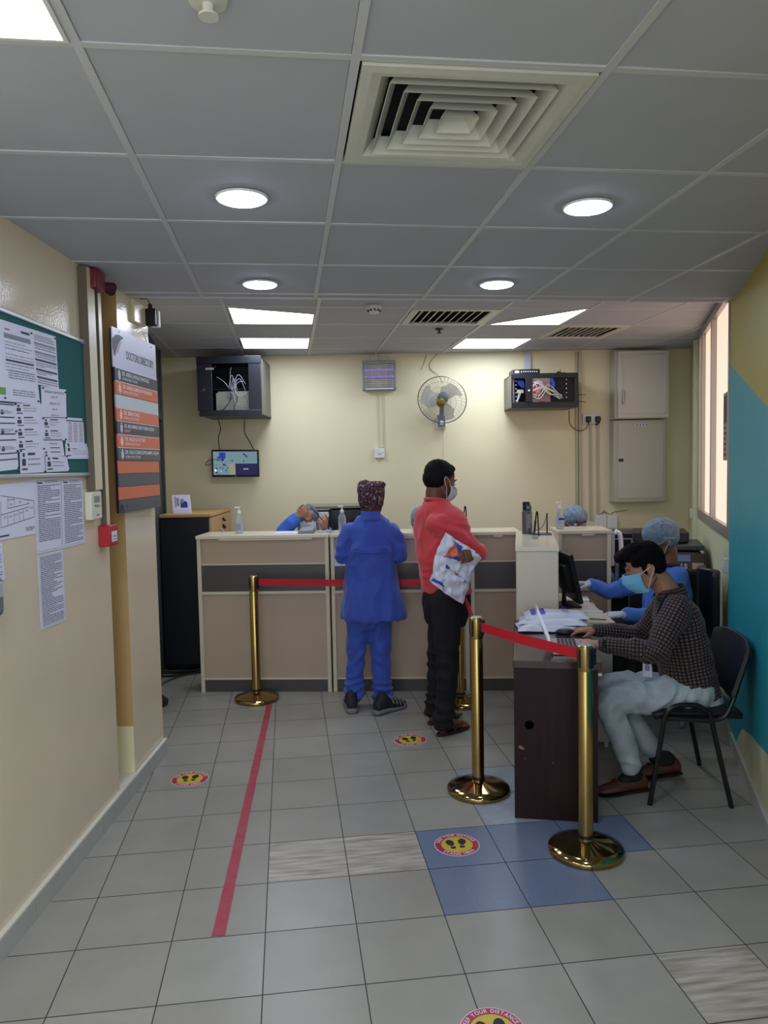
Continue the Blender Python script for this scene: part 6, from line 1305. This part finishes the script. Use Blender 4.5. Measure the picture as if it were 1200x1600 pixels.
with Shift(r3):
    Mh = Matrix.Translation(K(1007, 888, 0)) @ basis(Fc, 20, 2) @ Matrix.Scale(1.0, 4)
    shN, shF = K(1058, 950, -.17), K(1040, 945, .17); elN, elF = K(1024, 1014, -.24), K(1003, 992, .22); wrN, wrF = K(938, 1007, -.17), K(929, 984, .12)
    hiN, hiF = K(1088, 1085, -.09), K(1085, 1080, .09); knN, knF = K(955, 1098, -.11), K(948, 1076, .13); anN, anF = K(989, 1206, -.12), K(1024, 1178, .10)
    b = MB(); head_mesh(b, Mh); limb(b, [Mh @ Vector((-.03, 0, -.03)), Mh @ Vector((-.055, 0, -.09)), K(1052, 938)], [.056, .056, .066])
    torso(b, [(K(1056, 945), Lc*.13, Fc*.08), (K(1062, 985), Lc*.15, Fc*.10), (K(1072, 1030), Lc*.13, Fc*.09), (K(1082, 1080), Lc*.15, Fc*.10)])
    limb(b, [shN, elN, wrN], [.045, .038, .027]); limb(b, [shF, elF, wrF], [.045, .038, .027]); limb(b, [hiN, knN-Fc*.012, anN], [.055, .038, .033]); limb(b, [hiF, knF-Fc*.012, anF], [.055, .038, .033])
    tN, tF = K(897, 1006, -.15), K(885, 985, .10)
    cl = ((.25, .45, .35), (.22, .42, .35), (.25, .45, .4), (.3, .5, .4))
    hand(b, wrN, (tN-wrN), Z*1+Lc*.25, -1, cl, .98, .05, .3); hand(b, wrF, (tF-wrF), Z, 1, ((.2, .4, .3),)*4, 1.0, .04, .25)
    fN, fF = Vector(fl(1008, 1234)), Vector(fl(1060, 1212)); dN = (Vector(fl(938, 1243))-fN).normalized(); dF = Vector((-.99, -.08, 0))
    fF = fF-dF*.0
    limb(b, [anN, fN+dN*.055+Z*.075, fN+dN*.14+Z*.045], [.034, .028, .022]); limb(b, [anF, fF+dF*.055+Z*.085, fF+dF*.14+Z*.055], [.034, .028, .022])
    obj('body', fuse(b, .0045, 3), sk, r3, ang=80)
    obj('hair', hair_mesh(Mh, 'quiff', .005), mat('dark_brown_hair', '0b0708', .85, spec=.15, bump=.5, bs=200, stretch=(.3, 1, 1)), r3, ang=80)
    eyes(r3, Mh, .003, lid=sk)
    mask(r3, Mh, mat('light_blue_mask', '6fb6d8', .75, var=.08, vs=30), -.015)
    b = MB(); T = lambda x, y, w, d, o=0: (K(x, y, o), Lc*w, Fc*d)
    torso(b, [T(1048, 925, .068, .068), T(1052, 936, .10, .082), T(1057, 948, .175, .098), T(1060, 968, .200, .118), T(1064, 1000, .190, .128), T(1070, 1035, .175, .134), T(1077, 1065, .175, .136), T(1082, 1083, .172, .130)])
    limb(b, [shN+Z*-.005, shN.lerp(elN, .5)-Lc*-.01, elN-Z*.008, elN.lerp(wrN, .45)-Z*.005, wrN+(elN-wrN).normalized()*.01], [.074, .066, .060, .050, .036]); limb(b, [shF, shF.lerp(elF, .5), elF, elF.lerp(wrF, .5), wrF+(elF-wrF).normalized()*.01], [.072, .064, .056, .048, .036])
    cr = [(elN, .10, (elN-shN).normalized(), 95, .006), (shN, .13, (Z+Fc*.7).normalized(), 75, .004), (elN.lerp(wrN, .4), .10, Fc, 85, .003), (K(1070, 1040, -.12), .2, (Z+Fc*.4).normalized(), 55, .004), (elF, .10, Fc, 95, .005)]
    me = wrinkle(fuse(b, .007, 3), .0028, 9, cr, (1, 1, 1), 5)
    cloth_coords(me, [(K(1082, 1085), K(1050, 925), Fc, .155, 0), (shN, elN, Fc, .066, .0), (elN, wrN, Z, .050, .0), (shF, elF, Fc, .066, 0), (elF, wrF, Z, .050, 0)], .0172)
    m_chk = check_mat(); sh_ = obj('shirt', me, m_chk, r3, ang=80)
    b = MB(); g = []; cn = K(1047, 921, 0)
    for k in range(25):
        a = 2*math.pi*(k/24)*.84-math.pi*.84+0; row = []
        for q in range(4): rr = .066+.006*q; row.append(cn+Lc*rr*math.sin(a)-Fc*rr*math.cos(a)*1.05+Z*(.012-.014*q+.016*math.cos(a)))
        g.append(row)
    b.sheet(g, .004); me = bpy.data.meshes.new('c'); me.from_pydata([tuple(v) for v in b.v], [], b.f); me.update(); cloth_coords(me, [(K(1082, 1085), K(1050, 925), Fc, .155, 0)], .0172); obj('collar', me, m_chk, sh_, ang=80)
    m_jean = mat('pale_blue_denim', 'b6bebd', .8, col2='9ca6ae', vs=14, bump=.08, bs=250)
    b = MB(); torso(b, [T(1078, 1062, .150, .120), T(1083, 1080, .165, .135), T(1085, 1098, .165, .140), T(1083, 1112, .150, .125)])
    limb(b, [hiN+Z*.01, hiN.lerp(knN, .5)+Z*.008, knN, knN.lerp(anN, .5), anN+(knN-anN).normalized()*.035], [.100, .090, .072, .062, .054]); limb(b, [hiF+Z*.01, hiF.lerp(knF, .5)+Z*.01, knF, knF.lerp(anF, .5), anF+(knF-anF).normalized()*.04], [.098, .086, .070, .062, .056])
    cr = [(K(1035, 1070, -.12), .14, (Fc+Z*.7).normalized(), 80, .009), (knN, .10, (Fc*.7+Z).normalized(), 85, .004), (K(975, 1120, -.1), .09, (Z*.7-Fc).normalized(), 100, .005), (K(1000, 1062, .12), .14, (Fc*.6+Z).normalized(), 75, .006), (anN+Z*.06, .10, Z, 90, .004), (K(1075, 1095, -.14), .13, (Fc+Z*.4).normalized(), 60, .004)]
    je = obj('jeans', wrinkle(fuse(b, .007, 3), .0018, 12, cr, (1, 1, 1), 9), m_jean, r3, ang=80)
    b = MB(); pts = [K(1081, 1084)+Lc*.170*math.sin(a)-Fc*.132*math.cos(a)+Z*.004*math.cos(a) for a in [2*math.pi*k/40 for k in range(41)]]; g = [[p-Z*.016, p+Z*.016] for p in pts]; b.sheet(g, .004); obj('belt', b, mat('dark_brown_belt', '2a1a18', .4), je)
    for a in (.35, 1.3, -1.2): p = K(1081, 1084)+Lc*.174*math.sin(a+1.3)-Fc*.135*math.cos(a+1.3); b = MB(); b.box(-.006, .006, -.006, .006, -.025, .025, 0, Matrix.Translation(p)); obj('belt_loop', b, m_jean, je)
    m_loaf = mat('brown_loafer_leather', '5a3828', .45, var=.12, vs=20); m_sock = mat('black_sock', '101014', .8)
    for f_, d, an_, tilt in ((fN, dN, anN, 0), (fF, dF, anF, .012)):
        b = MB(); shoe_last(b, f_-d*.005+Z*tilt, d, .275, .046, .075, .010); so = obj('shoe', fuse(b, .0055, 3), m_loaf, r3, ang=80)
        b = MB(); shoe_last(b, f_-d*.012+Z*tilt, d, .287, .048, .018, 0); obj('sole', b, mat('dark_sole', '1c1412', .6), so)
        b = MB(); sd = Z.cross(d); c = f_+d*.165+Z*(.064+tilt); b.tube(smooth_path([c-sd*.044-Z*.025, c-sd*.025+Z*.001, c+Z*.010, c+sd*.025+Z*.001, c+sd*.044-Z*.025], 5), .006, 8, 0, True, None, .5); obj('loafer_band', b, m_loaf, so)
        b = MB(); limb(b, [an_-Z*.015, f_+d*.06+Z*(.085+tilt), f_+d*.125+Z*(.062+tilt)], [.040, .041, .031]); obj('sock', fuse(b, .006, 2), m_sock, r3, ang=80)
    # lanyard, badge and watch
    g = []; pts = smooth_path([K(1056, 920, -.07), K(1045, 929, -.115), K(1034, 948, -.165), K(1025, 985, -.135), K(1022, 1025, -.09), K(1024, 1045, -.02)], 8)
    b = MB(); g = [[p-(Rc*.6+Fc*-.6).normalized()*.011-Lc*-.012+Fc*.012, p+(Rc*.6+Fc*-.6).normalized()*.011-Lc*-.012+Fc*.012] for p in pts]; b.sheet(g, .002); la = obj('lanyard', b, mat('navy_lanyard', '171f3c', .7), r3)
    bp = K(1021, 1046, -.03)+Fc*.03; b = MB(); Mb = Matrix.Translation(bp) @ Matrix.Rotation(math.atan2(Lc.y, Lc.x)+math.pi/2-.5, 4, 'Z'); b.box(-.024, .024, -.002, .002, -.038, .03, 0, Mb); b.box(-.012, .012, -.003, -.002, -.005, .022, 1, Mb); obj('id_badge', b, [m_paper, m_grey], la)
    wd = (elN-wrN).normalized(); wp = wrN+wd*.022; x, y, _ = frame_z(wd)
    b = MB(); b.tube([wp-wd*.010, wp+wd*.010], .0335, 20); wt_ = obj('wristwatch', b, mat('black_watch_strap', '101014', .5), r3)
    b = MB(); c = wp-Lc*-.0; c = wp+(Lc*.9+Z*.35).normalized()*.034; nd = (Lc*.9+Z*.35).normalized(); b.tube([c-nd*.003, c+nd*.005], .019, 20); obj('watch_case', b, mat('black_watch_glass', '15171c', .1), wt_)

# ---------- staff behind the counter
m_gown = mat('blue_gown_fabric', '3f6fc0', .7, col2='5686d4', vs=8, bump=.1, bs=120); m_glove = mat('white_latex_glove', 'b9c0cc', .45, bump=.06, bs=90)
LEG = .42
def seated(root, Pp, F, L, o, hips, head, sc=1.0, arms=None, pitch=8, yaw=0):
    """torso, neck, legs under a desk; o = floor point, F forward, L left"""
    b = MB(); Mh = Matrix.Translation(head) @ basis(F, pitch, yaw) @ Matrix.Scale(sc, 4); ch = Vector((hips.x, hips.y, head.z-.36)); nk = Vector((head.x, head.y, head.z-.17))-F*.055
    head_mesh(b, Mh); limb(b, [Mh @ Vector((-.028, 0, -.035)), Mh @ Vector((-.045, 0, -.09)), nk-Z*.03], [.056, .056, .064])
    torso(b, [(nk-Z*.02, L*.12, F*.075), (ch, L*.15, F*.10), (hips+Z*.06, L*.14, F*.10), (hips, L*.14, F*.10)]); J = {}
    for s in (1, -1):
        kn = hips+F*LEG+L*.11*s; an = kn-Z*(kn.z-.09)-F*(.42-LEG); limb(b, [hips+L*.09*s, kn-F*.01, an], [.058, .040, .034]); limb(b, [an, an-Z*.04+F*.03, an+F*.15-Z*.055], [.036, .034, .028])
        sh = Vector((nk.x, nk.y, nk.z-.055))+L*.165*s; e, w = arms[s]; limb(b, [sh, e, w], [.045, .036, .026]); J[s] = (sh, e, w)
    return b, Mh, nk, J
def gown(root, F, L, hips, nk, J, m, extra=0, name='gown'):
    b = MB(); torso(b, [(nk, L*.07, F*.07), (nk-Z*.03, L*.12, F*.09), (nk-Z*.07, L*.19, F*.11), (nk-Z*.18, L*.205, F*.13), (nk.lerp(hips, .7), L*.19, F*.14), (hips+Z*.0, L*.20, F*.16), (hips-Z*.06, L*.18, F*.15)])
    for s in (1, -1): sh, e, w = J[s]; limb(b, [sh, e, w+(e-w).normalized()*.02], [.076, .064, .044]); limb(b, [hips+L*.09*s, hips+F*(LEG-.12)+L*.11*s], [.10, .085])
    cr = [(J[s][1], .11, (J[s][1]-J[s][0]).normalized(), 90, .005) for s in (1, -1)]; o = obj(name, wrinkle(fuse(b, .010, 3), .0045, 8, cr, (1, 1, 1), 3), m, root, ang=80); return o
def lower(root, F, L, hips, m):
    b = MB()
    for s in (1, -1):
        kn = hips+F*LEG+L*.11*s; an = kn-Z*(kn.z-.12)-F*(.42-LEG); limb(b, [hips+L*.09*s, kn, an], [.09, .068, .055])
    obj('trousers', wrinkle(fuse(b, .011, 3), .003, 9), m, root, ang=80)
    for s in (1, -1): b = MB(); an = hips+F*(2*LEG-.44)+L*.11*s; shoe_last(b, Vector((an.x, an.y, 0))-F*.02, F, .27, .047, .08); obj('shoe', fuse(b, .009, 2), m_shb, root, ang=80)
# gowned worker beside the copier
Fg = Vector((-.995, .10, 0)).normalized(); Lg = Vector((-Fg.y, Fg.x, 0)); ag = Vector((2.42, 4.76, 0)); G = Pos((ag.x, ag.y), (-Fg.x, -Fg.y))
r4 = person('seated person in a blue gown, hair net and white gloves before the copier', ag)
with Shift(r4):
    hd = G(1030, 845, 0); hips = Vector((ag.x+.06, ag.y-.00, .52)); sk4 = skin('skin_medium_brown', '7a5240')
    arms = {1: (G(1035, 962, -.20), G(976, 960, -.16)), -1: (G(962, 922, .28), G(921, 913, .26))}
    b, Mh, nk, J = seated(r4, G, Fg, Lg, ag, hips, hd, 1.0, arms, 14, 6)
    obj('body', fuse(b, .006, 3), sk4, r4, ang=80)
    gw = gown(r4, Fg, Lg, hips, nk, J, m_gown)
    b = MB(); pts = [nk+Z*.012+Lg*.068*math.cos(a)+Fg*.070*math.sin(a) for a in [2*math.pi*k/32 for k in range(33)]]; b.tube(pts, .013, 8); obj('collar', b, mat('dark_navy_collar', '1d2040', .7), gw)
    lower(r4, Fg, Lg, hips, m_blk)
    obj('hair', hair_mesh(Mh, 'short', .007), _M['black_hair'], r4, ang=80); net(r4, Mh, .006, 1.08); mask(r4, Mh, _M['light_blue_mask'], -.015); eyes(r4, Mh)
    for s in (1, -1):
        b = MB(); e, w = arms[s]; t_ = G(944, 961, -.14) if s == 1 else G(902, 911, .24); hand(b, w, (t_-w), Z+Lg*.2*s, -s, ((.35, .5, .4),)*4, 1.08, .05, .35, 1.12); limb(b, [w+(e-w).normalized()*.03, w], [.036, .034]); obj('glove', fuse(b, .0055, 2), m_glove, r4, ang=80)
LEG = .33
# worker with head just above the right end of the counter
def counter_worker(px, Y, ztop, label, mgown, masked, arms=None, skc='7a5240', turn=0):
    F = Vector((math.sin(R_(turn)), -math.cos(R_(turn)), 0)); L = Vector((-F.y, F.x, 0)); p = onpl(px, 812, (0, Y, 0), (0, 1, 0)); a = Vector((p.x, Y, 0)); hd = Vector((a.x, a.y, ztop-.135)); hips = Vector((a.x, a.y, .53))-F*.06
    r = person(label, a)
    with Shift(r):
        if arms is None: arms = {s: (hips+Z*.22+L*.24*s+F*.10, hips+Z*.27+L*.12*s+F*.33) for s in (1, -1)}
        else: arms = arms(F, L)
        b, Mh, nk, J = seated(r, None, F, L, a, hips, hd, 1.0, arms, 6)
        return r, b, Mh, nk, J, F, L, hips, arms
for px_, Y_, zt_, lab, skc in ((900, 5.82, 1.335, 'person at the right end of the counter, only hair net and forehead showing', '6e4836'), (661, 6.10, 1.345, 'seated person in a hair net almost hidden behind the red shirted person', '6e4836')):
    r, b, Mh, nk, J, F, L, hips, arms = counter_worker(px_, Y_, zt_, lab, m_gown, True)
    with Shift(r):
        for s in (1, -1): hand(b, arms[s][1], F*.8-L*.5*s, Z, -s, (.3, .4, .3))
        obj('body', fuse(b, .007, 3), skin('skin_'+skc, skc), r, ang=80); gown(r, F, L, hips, nk, J, m_gown); lower(r, F, L, hips, m_blk); obj('hair', hair_mesh(Mh, 'short', .007), _M['black_hair'], r, ang=80); net(r, Mh, .006, 1.02); mask(r, Mh, _M['light_blue_mask']); eyes(r, Mh)
# woman raising her glasses cord at the left of the counter
Yw = 6.22
def warms(F, L):
    e = lambda px_, py_, y: onpl(px_, py_, (0, y, 0), (0, 1, 0))
    return {-1: (e(443, 834, 6.12), e(465, 807, 6.05)), 1: (e(520, 850, 6.10), e(511, 828, 6.02))}
r, b, Mh, nk, J, F, L, hips, arms = counter_worker(481, Yw, 1.385, 'seated person in blue scrubs and grey head cover behind the left counter unit', m_gown, True, warms, 'b08468')
with Shift(r):
    e = lambda px_, py_, y: onpl(px_, py_, (0, y, 0), (0, 1, 0))
    hand(b, arms[-1][1], (e(487, 787, 6.0)-arms[-1][1]), -F*-.8+Z*.3, 1, ((.6, .7, .4), (.7, .8, .4), (.8, .8, .4), (.9, .8, .4)), .85, .05, .6); hand(b, arms[1][1], (e(503, 812, 5.98)-arms[1][1]), F*.7+Z*.4, -1, ((.8, .8, .4),)*4, .95, .04, .6)
    obj('body', fuse(b, .005, 3), skin('skin_light_brown', '9c7058'), r, ang=80); gown(r, F, L, hips, nk, J, mat('blue_scrubs', '2c5ab8', .7, col2='3a6ac8', vs=9), name='scrubs'); lower(r, F, L, hips, m_blk)
    mb = MB(); mb.ell((-.03, 0, .03), (.105, .090, .098), 0, Mh); mb.ell((-.04, 0, -.06), (.075, .088, .09), 0, Mh); mb.ell((-.05, 0, -.14), (.09, .11, .06), 0, Mh)
    obj('head_cover', wrinkle(fuse(mb, .006, 3), .004, 16, (), (1, 1, .6)), mat('grey_head_cover', '5a636e', .8), r, ang=80)
    eyes(r, Mh, .002, brow='1a100c'); mask(r, Mh, mat('pale_mask', 'c9ccd4', .7), -.012)
    c1, c2 = e(484, 791, 5.97), e(506, 815, 5.96); b = MB(); b.tube(smooth_path([c1, c1.lerp(c2, .5)+Z*.003, c2], 6), .0032, 6)
c0_ = c1.copy(); b.v = [v-c0_ for v in b.v]
solo('spectacles_arm', 'thin black spectacle cord stretched between the two hands of the seated woman', 'cord', b, m_cable_k, c0_)
# ================================================================ CAMERA, WORLD, VIEW
cam = bpy.data.cameras.new('camera'); cam.sensor_fit = 'HORIZONTAL'; cam.sensor_width = 36; cam.lens = 36*FPX/1200; cam.clip_start = .05
co = bpy.data.objects.new('camera', cam); COL.objects.link(co)
co.matrix_world = Matrix(((CR.x, CU.x, -CF_.x, CO.x), (CR.y, CU.y, -CF_.y, CO.y), (CR.z, CU.z, -CF_.z, CO.z), (0, 0, 0, 1)))
sc = bpy.context.scene; sc.camera = co
w = bpy.data.worlds.new('world'); sc.world = w; w.use_nodes = True; w.node_tree.nodes['Background'].inputs['Color'].default_value = lin('dde2ee'); w.node_tree.nodes['Background'].inputs['Strength'].default_value = 1.5
sc.view_settings.view_transform = 'Standard'; sc.view_settings.look = 'None'; sc.view_settings.exposure = EXPO; sc.view_settings.gamma = 1
sc.view_settings.use_curve_mapping = False
